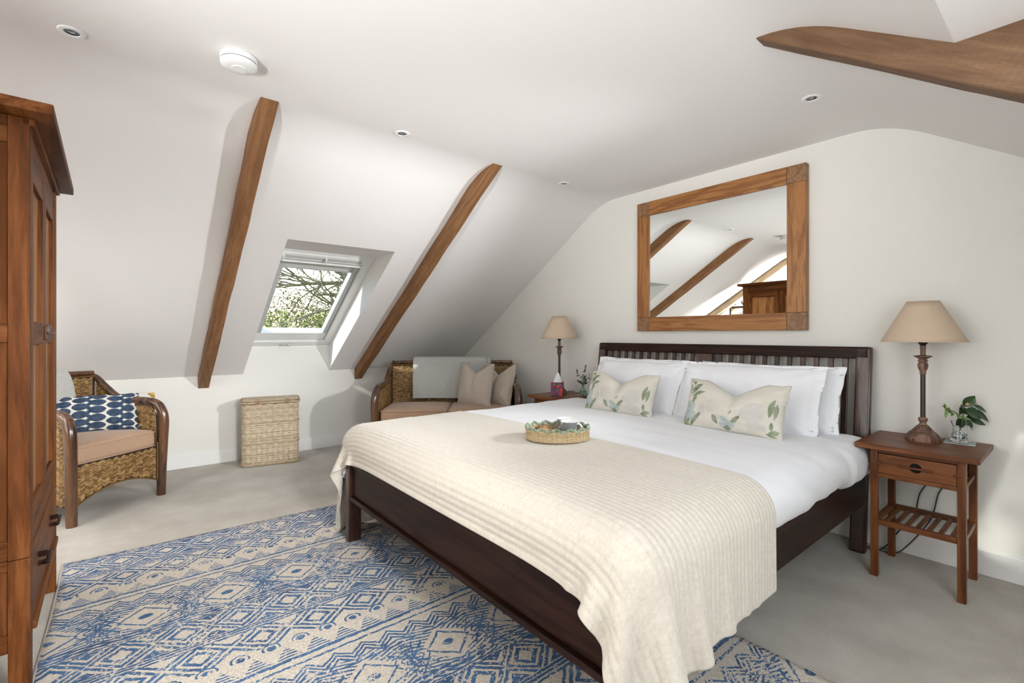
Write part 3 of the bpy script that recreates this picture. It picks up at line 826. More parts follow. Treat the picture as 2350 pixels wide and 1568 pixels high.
# ================================================================ bedside tables
def bedside(label, x0, y0):
    """x0 = left edge of the top, y0 = front edge of the top; front faces -Y"""
    W_, D_, H_ = .455, .45, .66
    t = thing('bedside_table', label, 'bedside table', (x0, y0, 0), 0, 'matching wooden bedside tables')
    def part(name, lo, hi, mat, bev=.0025, parent=t): return MB().box(lo, hi, bev, 2).build(name, mat, parent, 20)
    part('tabletop', (0, 0, H_-.026), (W_, D_, H_), M_nx, .003)
    lx0, lx1 = .058, W_-.048; ly0, ly1 = .03, D_-.065; lw = .030
    for lx in (lx0, lx1-lw):
        for ly in (ly0, ly1-lw):
            MB().box((lx, ly, 0), (lx+lw, ly+lw, H_-.026), .002, 2).build('leg', M_nz, t, 20)
    part('apron', (lx0+lw, ly0+.006, H_-.045), (lx1-lw, ly0+.024, H_-.026), M_nx)
    part('lower_rail', (lx0+lw, ly0+.002, .496), (lx1-lw, ly0+.028, .516), M_nx)
    part('back_panel', (lx0+lw, ly1-.022, .496), (lx1-lw, ly1-.008, H_-.026), M_nx)
    for sx in (lx0, lx1-lw):
        part('side_rail', (sx+.007, ly0+lw, .496), (sx+.023, ly1-lw, .516), M_ny)
        part('side_rail', (sx+.007, ly0+lw, .605), (sx+.023, ly1-lw, .625), M_ny)
    # drawer with a round finger hole crossed by a bar
    dx0, dx1 = lx0+lw+.002, lx1-lw-.002; dz0, dz1 = .518, .612; cx = (dx0+dx1)/2; cz = (dz0+dz1)/2+.002
    mb = MB(); seg = 40; outer = []; inner = []; R_ = .023
    for k in range(seg):
        a = 2*PI*k/seg; ca, sa = math.cos(a), math.sin(a)
        s = min((dx1-dx0)/2/max(abs(ca), 1e-6), (dz1-dz0)/2/max(abs(sa), 1e-6))
        outer.append((cx+ca*s, (dz0+dz1)/2+sa*s)); inner.append((cx+ca*R_, cz+sa*R_))
    for crn in ((dx0, dz0), (dx1, dz0), (dx1, dz1), (dx0, dz1)):
        i = min(range(seg), key=lambda q: (outer[q][0]-crn[0])**2+(outer[q][1]-crn[1])**2); outer[i] = crn
    vs = []
    for yy in (ly0+.004, ly0+.022): vs += [(p[0], yy, p[1]) for p in outer]+[(p[0], yy, p[1]) for p in inner]
    fs = []
    for k in range(seg):
        k2 = (k+1) % seg
        fs += [(k, k2, seg+k2, seg+k), (2*seg+k2, 2*seg+k, 3*seg+k, 3*seg+k2), (seg+k, seg+k2, 3*seg+k2, 3*seg+k), (k2, k, 2*seg+k, 2*seg+k2)]
    dr = mb.add(vs, fs).build('drawer', M_nx, t, 20)
    MB().box((dx0+.006, ly0+.024, dz0+.006), (dx1-.006, ly1-.03, dz1-.01), .002).build('drawer_box', M_dark, dr)
    MB().box((cx-.062, ly0-.008, cz-.005), (cx+.062, ly0+.006, cz+.004), .002, 2).build('handle', M_nx, dr, 20)
    for px in (lx0+lw, lx1-lw):
        MB().box((px-.011, ly0-.006, .560), (px+.012, ly0+.006, .570), .003, 2).build('drawer_peg', M_ny, dr, 20)
    # slatted shelf
    part('shelf_rail', (lx0+lw, ly0+.004, .258), (lx1-lw, ly0+.026, .285), M_nx)
    part('shelf_rail', (lx0+lw, ly1-.026, .258), (lx1-lw, ly1-.004, .285), M_nx)
    part('shelf_side_rail', (lx0+.005, ly0+lw, .258), (lx0+.025, ly1-lw, .285), M_ny)
    part('shelf_side_rail', (lx1-.025, ly0+lw, .258), (lx1-.005, ly1-lw, .285), M_ny)
    s0 = None
    for k in range(7):
        sx = lx0+lw+.022+k*(lx1-lx0-2*lw-.044)/6
        if s0 is None: s0 = MB().box((-.009, ly0+.02, .264), (.009, ly1-.02, .278), .002, 2).build('shelf_slat', M_ny, t, 20); s0.location = (sx, 0, 0)
        else: copy_part(s0, t, (sx, 0, 0))
    return t
nsr = bedside('wooden bedside table to the right of the bed with an open slatted shelf', -.750, 2.858)
nsl = bedside('wooden bedside table between the bed and the wicker sofa', -3.220, 2.830)

# ================================================================ table lamps
M_lampw = wood('turned_lamp_wood', (.075, .036, .022), (.16, .085, .055), (.27, .165, .12), 2, .5, 1.5, bmp=.2)
M_rod = plain('dark_bronze_rod', (.060, .040, .034), .38, .3, var=.1)
M_shade = fabric('linen_lampshade', (.58, .455, .335), .9, 500, .05, .2, .1)
b_ = M_shade.node_tree.nodes['Principled BSDF']; b_.inputs['Subsurface Weight'].default_value = 0
M_cable = plain('black_cable', (.012, .012, .012), .5, bmp=0)
def lamp(label, x, y, z, cord):
    t = thing('table_lamp', label, 'lamp', (x, y, z), 0, 'matching linen-shaded table lamps')
    MB().lathe([(.0, 0), (.070, 0), (.072, .006), (.071, .016), (.068, .019), (.064, .030), (.054, .042), (.044, .050), (.043, .054), (.036, .058), (.035, .064), (.028, .068), (.027, .074), (.018, .080),
                (.014, .088), (.013, .094), (.018, .100), (.020, .108), (.018, .115), (.012, .120), (.0, .120)], 40).build('base', M_lampw, t, 30)
    MB().lathe([(.0105, .118), (.0105, .340)], 24).build('rod', M_rod, t, 30)
    MB().lathe([(.0, .338), (.012, .338), (.014, .342), (.012, .346), (.012, .350), (.019, .366), (.022, .382), (.020, .394), (.015, .400), (.021, .404), (.021, .408), (.016, .412), (.020, .418), (.037, .428), (.037, .432),
                (.011, .436), (.012, .484), (.0, .484)], 32).build('candle_cup', M_lampw, t, 30)
    MB().lathe([(.0, .482), (.010, .484), (.019, .496), (.019, .53), (.0, .53)], 20).build('bulb_holder', M_cable, t, 30)
    zb, zt = .505, .708
    sh = MB(); sh.grid(lambda u, v: ((.172-(.172-.066)*v)*math.cos(2*PI*u), (.172-(.172-.066)*v)*math.sin(2*PI*u), zb+(zt-zb)*v), 64, 6, True)
    so = sh.build('lamp_shade', M_shade, t, 60); solidify(so, .002)
    MB().tube([(.172*math.cos(2*PI*k/64), .172*math.sin(2*PI*k/64), zb) for k in range(64)], .0022, 6, True).build('shade_trim', M_shade, so, 60)
    MB().tube([(.066*math.cos(2*PI*k/48), .066*math.sin(2*PI*k/48), zt) for k in range(48)], .0022, 6, True).build('shade_trim', M_shade, so, 60)
    mb = MB()
    for a in (0, PI/2, PI, 3*PI/2): mb.tube([(.01*math.cos(a), .01*math.sin(a), zt-.03), (.066*math.cos(a), .066*math.sin(a), zt-.004)], .0015, 5)
    mb.tube([(0, 0, .49), (0, 0, zt-.03)], .004, 6).build('shade_carrier', M_steel, t, 60)
    if cord:
        pts = catmull([(p[0]-x, p[1]-y, p[2]-z) for p in cord], 8)
        MB().tube(pts, .003, 6).build('cord', M_cable, t, 60)
    return t
lamp('table lamp with linen shade beside the vase on the right-hand bedside table', -.535, 3.155, .66,
     [(-.535, 3.225, .668), (-.535, 3.295, .668), (-.53, 3.314, .64), (-.56, 3.312, .52), (-.545, 3.31, .42), (-.575, 3.30, .34), (-.60, 3.302, .2), (-.66, 3.302, .12), (-.71, 3.29, .03), (-.74, 3.24, .004), (-.80, 3.22, .004)])
lamp('table lamp with linen shade behind the tissue box on the left-hand bedside table', -3.085, 3.10, .66,
     [(-3.085, 3.17, .668), (-3.085, 3.265, .668), (-3.085, 3.30, .64), (-3.10, 3.31, .4), (-3.08, 3.31, .1), (-3.08, 3.27, .004)])
MB().tube(catmull([(-.475, 3.312, .50), (-.47, 3.31, .43), (-.50, 3.308, .36), (-.53, 3.30, .22), (-.62, 3.27, .06), (-.68, 3.25, .005), (-.80, 3.25, .004)], 8), .003, 6).build('charging_cable', M_cable)
tag(bpy.data.objects['charging_cable'], 'thin black cable hanging behind the right-hand bedside table to the floor', 'cable')

# ================================================================ coasters, vases, sprigs
M_coast = plain('pale_slate_mirror', (.30, .36, .37), .12, .2, bmp=.0)
def coaster(x, y, rz, label, sx, sy):
    o = MB().box((-sx, -sy, 0), (sx, sy, .005), .0015, 2).build('coaster', M_coast, None, 20)
    place(o, (x, y, .6602), 0, 0, rz); return tag(o, label, 'coaster')
coaster(-.405, 3.215, math.radians(4), 'grey glass coaster under the crackled vase beside the right lamp', .058, .05)
coaster(-2.845, 3.155, math.radians(-8), 'dark square coaster under the small green bottle vase', .052, .052)
M_gcl = glass_mat('crackled_clear_glass', (.97, 1, .99))
X.nt = M_gcl.node_tree; bb_ = M_gcl.node_tree.nodes['Principled BSDF']
vr = M_gcl.node_tree.nodes.new('ShaderNodeTexVoronoi'); vr.inputs['Scale'].default_value = 95
M_gcl.node_tree.links.new(coords(M_gcl.node_tree), vr.inputs['Vector']); bump(M_gcl.node_tree, bb_, X(vr.outputs['Distance']), .45, .003)
M_ggr = glass_mat('pale_green_glass', (.72, .90, .76))
M_water = glass_mat('water', (.96, 1, .98), 1.33)
M_leaf = plain('camellia_leaf', (.022, .060, .018), .28, 0, .35, 30, .1)
M_leafl = plain('young_green_leaf', (.16, .26, .045), .35, 0, .25, 30, .1)
M_euc = plain('grey_green_leaf', (.045, .075, .045), .5, 0, .3, 40, .1)
M_stem = plain('green_brown_stem', (.10, .12, .04), .6)
M_bud = plain('camellia_bud', (.36, .25, .12), .5, 0, .3, 60)
def vase(x, y, z, prof, th, mat, label, water_h, name='vase'):
    out = prof; inn = [(max(.001, r-th), zz) for r, zz in prof if zz > th*1.2]
    full = [(0, 0)]+out+inn[::-1]+[(0, th*1.3)]
    t = MB().lathe(full, 48, cap=False).build(name, mat, None, 60); t.location = (x, y, z)
    tag(t, label, 'vase')
    wp = [(0, th*1.35)]+[(max(.001, r-th*1.08), zz) for r, zz in prof if th*1.4 < zz < water_h]
    wp.append((0, wp[-1][1])); MB().lathe(wp, 40, cap=False).build('water', M_water, t, 60)
    return t
vase(-.405, 3.212, .6656, [(.033, 0), (.036, .004), (.033, .02), (.028, .045), (.0255, .062), (.027, .078), (.033, .095), (.0355, .104)], .004, M_gcl, 'crackled clear glass vase of camellia leaves beside the right lamp', .06)
vase(-2.845, 3.155, .6656, [(.016, 0), (.027, .004), (.031, .018), (.029, .034), (.020, .054), (.013, .070), (.0115, .082), (.013, .092), (.016, .098)], .0025, M_ggr, 'small green glass bottle vase with leafy sprigs beside the tissue box', .045)
def leaf_mesh(L, W_, curl, fold=.25, n=7):
    mb = MB()
    def fn(u, v):
        w = W_/2*math.sin(PI*min(1, max(0, v))**.85)**.9*(1-.15*v); x = (u-.5)*2*w
        return (x, L*v, -curl*L*v*v+abs(x)*fold)
    return mb.grid(fn, 4, n)
def leaf(parent, mat, base_, tip, W_, curl=.15, roll=0.0):
    b0 = Vector(base_); d = Vector(tip)-b0; L = d.length
    o = leaf_mesh(L, W_, curl).build('leaf', mat, parent, 60)
    o.rotation_mode = 'QUATERNION'
    yv = d.normalized(); want = Vector((.70, -.62, .45))+Vector((roll*.7, roll*.5, abs(roll)*.6)); zv = (want-yv*want.dot(yv)).normalized(); xv = yv.cross(zv)
    R3 = Matrix((xv, yv, zv)).transposed(); o.rotation_quaternion = R3.to_quaternion(); o.location = b0
    return o
RV = Vector((.635, .772, 0)); FV = Vector((-.772, .635, 0))       # right / away, as one stands facing the corner
def at(c, r, f, z): return Vector(c)+RV*r+FV*f+Vector((0, 0, z))
# camellia
c = Vector((-.405, 3.212, .6656))
sp = thing('camellia_sprig', 'glossy camellia leaves and round buds standing in the crackled glass vase', 'plant', c)
def loc(r, f, z): return RV*r+FV*f+Vector((0, 0, z))
def limit(v):
    v = Vector(v)
    if c.y+v.y > 3.318: v.y = 3.318-c.y
    return v
stems = [[loc(0, 0, .012), loc(.0, 0, .08), loc(-.012, -.005, .125), loc(-.045, -.02, .155), loc(-.085, -.03, .165), loc(-.115, -.035, .185)],
         [loc(.006, 0, .012), loc(.004, 0, .09), loc(.008, -.01, .14), loc(.012, -.01, .195)],
         [loc(-.005, 0, .012), loc(.006, 0, .09), loc(.03, -.01, .13), loc(.045, -.012, .165), loc(.055, -.01, .185)]]
for s in stems: MB().tube([limit(p) for p in catmull(s, 5)], .0022, 6).build('stem', M_stem, sp, 60)
LV = [(M_leaf, (.0, .18), (.045, .235), .052), (M_leaf, (.01, .165), (-.035, .185), .040), (M_leaf, (.01, .165), (.075, .130), .062), (M_leaf, (.0, .14), (-.02, .175), .045),
      (M_leaf, (.055, .185), (.125, .155), .030), (M_leaf, (.05, .165), (.115, .112), .040), (M_leaf, (.035, .115), (.085, .098), .034), (M_leaf, (-.005, .12), (-.03, .085), .034), (M_leaf, (.005, .12), (-.012, .075), .030),
      (M_leaf, (.01, .115), (.03, .082), .034), (M_leafl, (.005, .135), (.008, .088), .022), (M_leaf, (.02, .13), (.055, .122), .030), (M_leaf, (.03, .09), (.052, .062), .016), (M_leaf, (.0, .15), (.035, .165), .05),
      (M_leafl, (-.05, .155), (-.082, .165), .034), (M_leafl, (-.05, .155), (-.072, .14), .024), (M_leafl, (-.02, .14), (-.052, .136), .028), (M_leafl, (-.082, .165), (-.098, .125), .016), (M_leafl, (-.088, .17), (-.10, .195), .015), (M_leafl, (-.10, .18), (-.125, .195), .012)]
rr = random.Random(3)
for (m_, a, b2_, w) in LV:
    f0 = -.012+rr.uniform(-.01, .006); f1 = f0+rr.uniform(-.035, -.005)
    leaf(sp, m_, limit(loc(a[0], f0, a[1])), limit(loc(b2_[0], f1, b2_[1])), w, rr.uniform(.05, .22), rr.uniform(-.5, .5))
for (r_, z_) in ((.010, .198), (.044, .205)): 
    mb = MB(); mb.lathe([(0, -.009), (.007, -.006), (.0095, .0), (.007, .006), (.0, .010)], 12, M=Matrix.Translation(limit(loc(r_, -.03, z_-.006))))
    mb.build('bud', M_bud, sp, 60)
mb = MB(); mb.lathe([(0, -.007), (.006, -.004), (.007, .001), (0, .008)], 12, M=Matrix.Translation(limit(loc(.044, -.03, .213)))); mb.build('bud', M_leafl, sp, 60)
# eucalyptus
c = Vector((-2.845, 3.155, .6656))
sp2 = thing('leafy_sprigs', 'slender sprigs of dark grey-green leaves and white flowers in the green bottle', 'plant', c)
for s in ([loc(0, 0, .01), loc(.002, 0, .09), loc(.0, -.01, .15), loc(.012, -.012, .21), loc(.016, -.01, .26)], [loc(0, 0, .01), loc(-.002, 0, .09), loc(-.02, -.01, .15), loc(-.045, -.01, .195), loc(-.055, -.01, .215)],
          [loc(0, 0, .01), loc(.004, 0, .09), loc(.03, 0, .13), loc(.05, .0, .165), loc(.06, .0, .18)]):
    MB().tube([limit(p) for p in catmull(s, 5)], .0016, 5).build('stem', M_stem, sp2, 60)
LV = [((.0, .1), (-.045, .135), .018), ((-.002, .095), (-.06, .133), .022), ((.004, .1), (.04, .11), .03), ((.0, .1), (.028, .138), .032), ((.0, .14), (.022, .178), .026), ((.01, .15), (.03, .13), .026),
      ((.012, .20), (.02, .238), .016), ((.016, .235), (.026, .272), .012), ((.012, .21), (-.006, .205), .010), ((-.02, .15), (-.005, .175), .012), ((-.035, .175), (-.062, .168), .014), ((-.045, .19), (-.068, .20), .010),
      ((-.05, .2), (-.06, .232), .014), ((.008, .17), (-.012, .186), .010), ((.04, .15), (.066, .142), .012), ((.05, .165), (.062, .19), .010), ((.002, .12), (-.008, .155), .010), ((.0, .11), (-.012, .085), .016)]
for (a, b2_, w) in LV:
    leaf(sp2, M_euc, limit(loc(a[0], -.01, a[1])), limit(loc(b2_[0], -.02+rr.uniform(-.01, .01), b2_[1])), w, rr.uniform(.0, .2), rr.uniform(-.5, .5))
M_petal = plain('cream_petal', (.72, .66, .58), .6)
for (r_, z_) in ((.026, .205), (.032, .196), (.05, .185), (.024, .15), (.056, .17)):
    MB().lathe([(0, -.004), (.006, -.002), (.0075, .004), (.004, .010), (0, .011)], 10, M=Matrix.Translation(limit(loc(r_, -.02, z_)))).build('flower', M_petal, sp2, 60)

# ================================================================ tissue box
def tissue_mat():
    m, nt, b = new_mat('floral_printed_card', .5, 0, .3)
    v = coords(nt, 'Object', (1, 1, 1)); vo = nt.nodes.new('ShaderNodeTexVoronoi'); vo.inputs['Scale'].default_value = 42; nt.links.new(v, vo.inputs['Vector'])
    s = nt.nodes.new('ShaderNodeSeparateColor'); nt.links.new(vo.outputs['Color'], s.inputs[0])
    c = ramp(nt, s.outputs[0], [(.0, (.10, .07, .08)), (.25, (.22, .02, .09)), (.45, (.09, .02, .10)), (.6, (.55, .06, .03)), (.78, (.30, .05, .16)), (.92, (.12, .09, .08))])
    c.node.color_ramp.interpolation = 'CONSTANT'
    d = X(vo.outputs['Distance']); ring = (d-.16).abs() < .06
    c = mix(nt, ring*.5, c, (.65, .35, .30)); n = nz(nt, v, 60, 3)
    c = mix(nt, (X(n) > .58)*.7, c, (.12, .10, .10)); base(nt, b, c); return m
tb = thing('tissue_box', 'cube tissue box with a dark pink floral print in front of the left lamp', 'tissue box', (-2.985, 2.975, .6602), math.radians(38))
MB().box((-.052, -.052, 0), (.052, .052, .118), .002, 1).build('box', tissue_mat(), tb, 20)
mb = MB()
def tis(u, v):
    a = u*2*PI; r = (.034*(1-v)**.8+.004)*(1+.25*math.sin(3*a+v*2)*(.4+v)); return (r*math.cos(a)*1.0, r*.45*math.sin(a), .117+.085*v+.006*math.cos(a)*v)
mb.grid(tis, 28, 10, True); mb.build('tissue', plain('tissue_paper', (.85, .85, .85), .9, var=.01), tb, 80)

# ================================================================ wall mirror
MX0, MX1, MZ0, MZ1, MF = -2.362, -1.112, 1.228, 2.273, .112
mir = thing('wall_mirror', 'large oak-framed mirror hanging on the wall above the bed', 'mirror', ((MX0+MX1)/2, YG-.025, MZ0))
mo = Vector(((MX0+MX1)/2, YG-.025, MZ0))
def mp(name, x0, x1, z0, z1, mat, bev=.004):
    o = MB().box((x0-mo.x, 3.277-mo.y, z0-mo.z), (x1-mo.x, YG-.002-mo.y, z1-mo.z), bev, 2).build(name, mat, mir, 20); return o
mp('frame_bottom', MX0+MF, MX1-MF, MZ0, MZ0+MF, M_ox); mp('frame_top', MX0+MF, MX1-MF, MZ1-MF, MZ1, M_ox)
mp('frame_side', MX0, MX0+MF, MZ0+MF, MZ1-MF, M_oz); mp('frame_side', MX1-MF, MX1, MZ0+MF, MZ1-MF, M_oz)
for x0 in (MX0, MX1-MF):
    for z0 in (MZ0, MZ1-MF): 
        o = mp('corner_block', x0, x0+MF, z0, z0+MF, M_oend, .005)
m_, nt_, bq = new_mat('mirror_silver', .0, 1.0); bq.inputs['Base Color'].default_value = (.90, .92, .90, 1)
MB().box((MX0+MF-.004-mo.x, 3.288-mo.y, MF-.004), (MX1-MF+.004-mo.x, 3.292-mo.y, MZ1-MZ0-MF+.004)).build('mirror_glass', m_, mir)

# ================================================================ ceiling fittings
M_lens = plain('downlight_lens', (.10, .12, .14), .15, .6, bmp=0)
def downlight(x, y, label, z=ZC, tilt=0):
    t = thing('downlight', label, 'ceiling light', (x, y, z), 0, 'white recessed ceiling downlights')
    MB().lathe([(.024, -.0005), (.026, -.005), (.040, -.0045), (.044, -.0005)], 36, cap=False).build('bezel', M_white, t, 40)
    MB().lathe([(.0245, -.0022), (.021, -.0012), (.0, -.001)], 24, cap=False).build('lens', M_lens, t, 40)
    MB().lathe([(.0, -.0035), (.008, -.003), (.011, -.0015)], 16, cap=False).build('bulb', M_steel, t, 40)
    return t
downlight(-2.535, -.154, 'recessed downlight above the wardrobe, nearest the top left corner of the photo')
downlight(-2.573, 1.276, 'recessed downlight in the ceiling between the two left rafters')
downlight(-2.618, 2.681, 'recessed downlight in the ceiling nearest the headboard wall, above the sofa end')
downlight(-.883, 2.675, 'recessed downlight near the broad right-hand rafter')
sa = thing('smoke_alarm', 'round white smoke alarm on the ceiling above the left rafter', 'smoke alarm', (-2.31, .385, ZC))
MB().lathe([(.0, 0), (.066, 0), (.070, -.004), (.070, -.022), (.068, -.024)], 48, cap=False).build('base', M_white, sa, 30)
MB().lathe([(.066, -.024), (.066, -.027)], 48, cap=False).build('vent_gap', M_wing, sa, 30)
MB().lathe([(.068, -.027), (.070, -.029), (.069, -.040), (.058, -.047), (.034, -.050), (.0, -.050)], 48, cap=False).build('cover', M_white, sa, 30)
MB().lathe([(.0, -.053), (.026, -.053), (.029, -.050)], 32, cap=False).build('test_button', M_white, sa, 30)
# ================================================================ wardrobe
wd = thing('wardrobe', 'tall cherry wood wardrobe at the left edge with overhanging top and a drawer', 'wardrobe', (-3.12, -.243, 0), math.radians(1.0))
WW, WD, WH = .99, .56, 1.92
def wp(name, lo, hi, mat, bev=.003, parent=wd): return MB().box(lo, hi, bev, 2).build(name, mat, parent, 20)
for x0 in (0, WW-.062):
    wp('post', (x0, -.05, 0), (x0+.062, 0, .492), M_chz); wp('post', (x0, -.05, .494), (x0+.062, 0, WH-.035), M_chz)
    wp('post', (x0, -WD, 0), (x0+.062, -WD+.05, WH-.035), M_chz)
wp('top_board', (-.055, -WD-.03, WH-.034), (WW+.076, .058, WH), M_chx, .004)
wp('upper_rail', (.062, -.045, 1.795), (WW-.062, -.006, WH-.034), M_chx); wp('moulding', (.0, -.02, 1.862), (WW, .012, WH-.034), M_chx, .004)
wp('middle_rail', (.062, -.045, .497), (WW-.062, -.006, .55), M_chx)
wp('bottom_rail', (.062, -.045, .235), (WW-.062, .010, .262), M_chx, .005)
wp('back_panel', (.05, -WD+.01, .24), (WW-.05, -WD+.02, 1.88), M_chdark)
wp('floor_panel', (.05, -WD+.02, .25), (WW-.05, -.05, .265), M_chdark)
for sx, xa, xb in ((0, .006, .018), (1, WW-.018, WW-.006)):
    X0, X1 = (.004, .040) if sx == 0 else (WW-.040, WW-.004)
    wp('side_panel', (xa+(.006 if sx == 0 else -.010), -WD+.04, .24), (xb+(.010 if sx == 0 else -.006), -.04, 1.88), M_chdark, .001)
    for z0, z1 in ((.205, .262), (.462, .492), (.497, .555), (1.175, 1.235), (1.80, WH-.034)):
        wp('side_rail', (X0, -WD+.05, z0), (X1, -.05, z1), M_chy)
# doors
for k, (x0, x1) in enumerate(((.064, .4935), (.4965, .926))):
    d = bpy.data.objects.new('door', None); link(d); d.parent = wd
    z0, z1, st = .553, 1.792, .062
    wp('door_stile', (x0, -.028, z0), (x0+st, -.004, z1), M_chz, .002, d); wp('door_stile', (x1-st, -.028, z0), (x1, -.004, z1), M_chz, .002, d)
    for a, b in ((z0, z0+.075), (1.165, 1.245), (z1-.075, z1)): wp('door_rail', (x0+st, -.028, a), (x1-st, -.005, b), M_chx, .002, d)
    for a, b in ((z0+.07, 1.17), (1.24, z1-.07)): wp('door_panel', (x0+st-.004, -.022, a), (x1-st+.004, -.018, b), M_door, 0, d)
    hx = x1-.024 if k == 0 else x0+.024
    mb = MB().box((hx-.006, -.004, 1.18), (hx+.006, .010, 1.235), .003, 2).box((hx-.012, .004, 1.20), (hx+.012, .026, 1.212), .003, 2); mb.build('knob', M_bedz, d, 20)
dw = bpy.data.objects.new('drawer', None); link(dw); dw.parent = wd
wp('drawer_front', (.066, -.028, .266), (.924, -.003, .492), M_chx, .002, dw)
for hx in (.27, .72):
    MB().box((hx-.055, .018, .388), (hx+.055, .030, .400), .003, 2).box((hx-.012, -.004, .372), (hx+.012, .024, .384), .002).box((hx-.007, -.004, .400), (hx+.007, .022, .418), .002).build('handle', M_bed, dw, 20)

# ================================================================ rattan furniture
def rattan_mat(name, a, b_, c):
    m, nt, b = new_mat(name, .38, 0, .5); x, y, z = sep(nt, coords(nt, 'UV')); n = nz(nt, coords(nt), 55, 3); n2 = nz(nt, coords(nt), 5, 3)
    f = x*.5+X(n)*.3+X(n2)*.2
    base(nt, b, ramp(nt, f, [(.15, a), (.45, b_), (.8, c)])); bump(nt, b, nz(nt, coords(nt), 300, 2), .2, .001); return m
M_rat = rattan_mat('woven_rattan', (.08, .036, .010), (.26, .14, .044), (.50, .33, .14))
M_ratb = plain('rattan_backing', (.030, .015, .007), .8, bmp=.1)
M_frame = wood('lacquered_rattan_frame', (.030, .012, .006), (.085, .036, .016), (.16, .075, .032), 2, .22, .7, coat=.5, bmp=.05)
M_tan = fabric('tan_cushion_cloth', (.42, .275, .18), .95, 420, .10, .35, .2)
def weave(name, fn, W_, H_, mask, parent, cw=.026, pitch=.0088, seed=0, n_off=.004):
    """herringbone strands; fn(a,b) -> (point, normal)"""
    rs = random.Random(seed); mb = MB()
    nc = int(W_/cw)+1; nr = int(H_/pitch)+4
    for c in range(nc):
        s = 1 if c % 2 else -1
        for r in range(-2, nr):
            a0 = c*cw+.0008; a1 = a0+cw-.0008; bmid = (r+.5*(c % 2))*pitch+rs.uniform(-.0006, .0006)
            if not mask((a0+a1)/2, bmid): continue
            rise = cw*.42*s; hw = pitch*.42; col = rs.random(); k = len(mb.v)
            for i in range(3):
                t = i/2; a = a0+(a1-a0)*t; b = bmid+rise*(t-.5)
                P0, N0 = fn(a, b); up = n_off*(.35+.65*math.sin(PI*(.12+.76*t)))
                for w, h in ((-hw, .2), (0, 1.0), (hw, .2)):
                    P1, N1 = fn(a, b+w); mb.v.append(tuple(P1+N1*(up*h))); mb.uv.append((col, t))
            for i in range(2):
                for j in range(2): q = k+i*3+j; mb.f.append((q, q+1, q+4, q+3))
    mb.has_uv = True
    o = mb.build(name, M_rat, parent, 180); o['kind'] = 'stuff'; return o
def rattan_seat(name, label, cat, wf, wb, loc_, rz, cushions, group=None):
    t = thing(name, label, cat, loc_, rz)
    side_path = None
    for s in (-1, 1):
        pts = [(s*(wf-.004), 0, 0), (s*wf, 0, .2), (s*(wf+.006), -.006, .42), (s*(wf+.010), -.008, .56), (s*(wf+.006), .012, .64), (s*wf, .06, .685), (s*(wf-.004), .15, .70), (s*(wf-.008), .28, .703), (s*(wf-.016), .38, .725), (s*(wb+.012), .48, .80), (s*(wb+.006), .55, .865), (s*wb, .585, .885)]
        cp = catmull(pts, 5); n = len(cp)
        MB().tube(cp, [.029+.004*math.sin(PI*min(1, i/(n*.55))) - (.010*max(0, i/n-.6)/.4) for i in range(n)], 16).build('arm_frame', M_frame, t, 60)
        MB().tube([(s*wb, .60, 0), (s*wb, .60, .45), (s*wb, .60, .90)], .022, 12).build('back_leg', M_frame, t, 60)
        side = [Vector(p) for p in cp]
        def ztop(y, side=side):
            up = [p for p in side if p.z > .5]
            for i in range(len(up)-1):
                if (up[i].y-y)*(up[i+1].y-y) <= 0 and up[i+1].y > up[i].y: 
                    k = (y-up[i].y)/(up[i+1].y-up[i].y+1e-9); return up[i].z+(up[i+1].z-up[i].z)*k
            return .62 if y < .05 else .88
        for io in (-1, 1):     # inner and outer face of the arm
            xs = s*(wf-.010)+s*io*.0088
            fn = lambda a, b, xs=xs, s=s, io=io: (Vector((xs, .01+a, .115+b)), Vector((s*io, 0, 0)))
            weave('arm_weave', fn, .575, .78, lambda a, b: .03 < a < .57 and .008 < b < ztop(.01+a)-.115-.028 and (a > .06 or b < .50), t, seed=s*3+io)
        ysl = [.012+.02*i for i in range(29)]
        poly = [(y, ztop(y)-.02 if y > .06 else .60) for y in ysl]
        pl = [(.0, .115), (.585, .115)]+poly[::-1]
        MB().prism([(p[0], p[1]) for p in pl], 0, s*(wf-.010)-.008, s*(wf-.010)+.008).build('arm_panel', M_ratb, t)
        for io in (-1, 1):
            e = [(s*(wf-.010)+s*io*.012, .03, .125), (s*(wf-.010)+s*io*.012, .03, .56)]+[(s*(wf-.010)+s*io*.012, y, ztop(y)-.030) for y in [.07+.04*i for i in range(12)]]
            MB().tube(catmull(e, 3), .0045, 6).build('braid_trim', M_rat, t, 60)
    # back
    yb = lambda x: .575+.018*(1-(x/wb)**2)
    tr = [(x*wb, yb(x*wb)+.012, .905+.004*(1-x*x)) for x in [-1+.1*i for i in range(21)]]
    MB().tube(tr, .020, 12).build('top_rail', M_frame, t, 60)
    fn = lambda a, b: (Vector((-wb+.012+a, yb(-wb+a)-.012+.03*(.5-b)*.6, .33+b)), Vector((0, -1, .03)))
    weave('back_weave', fn, 2*wb-.024, .56, lambda a, b: 0 < a < 2*wb-.028 and .01 < b < .545, t, seed=11)
    MB().grid(lambda u, v: (-wb+.01+u*(2*wb-.02), yb(-wb+2*wb*u)-.010+.03*(.5-.57*v)*.6, .32+.57*v), 20, 3).build('back_panel', M_ratb, t)
    MB().grid(lambda u, v: (-wb+.01+u*(2*wb-.02), yb(-wb+2*wb*u)+.018, .10+.79*v), 20, 3).build('back_outer_panel', M_rat, t)
    MB().tube([(x*(wb-.01), yb(x*wb)-.022, .884) for x in [-1+.1*i for i in range(21)]], .005, 6).build('braid_trim', M_rat, t, 60)
    # apron
    wa = wf-.030; zb = lambda x: .118+.075*max(0, 1-(x/wa)**2)
    fn = lambda a, b: (Vector((-wa+a, .004, .11+b)), Vector((0, -1, 0)))
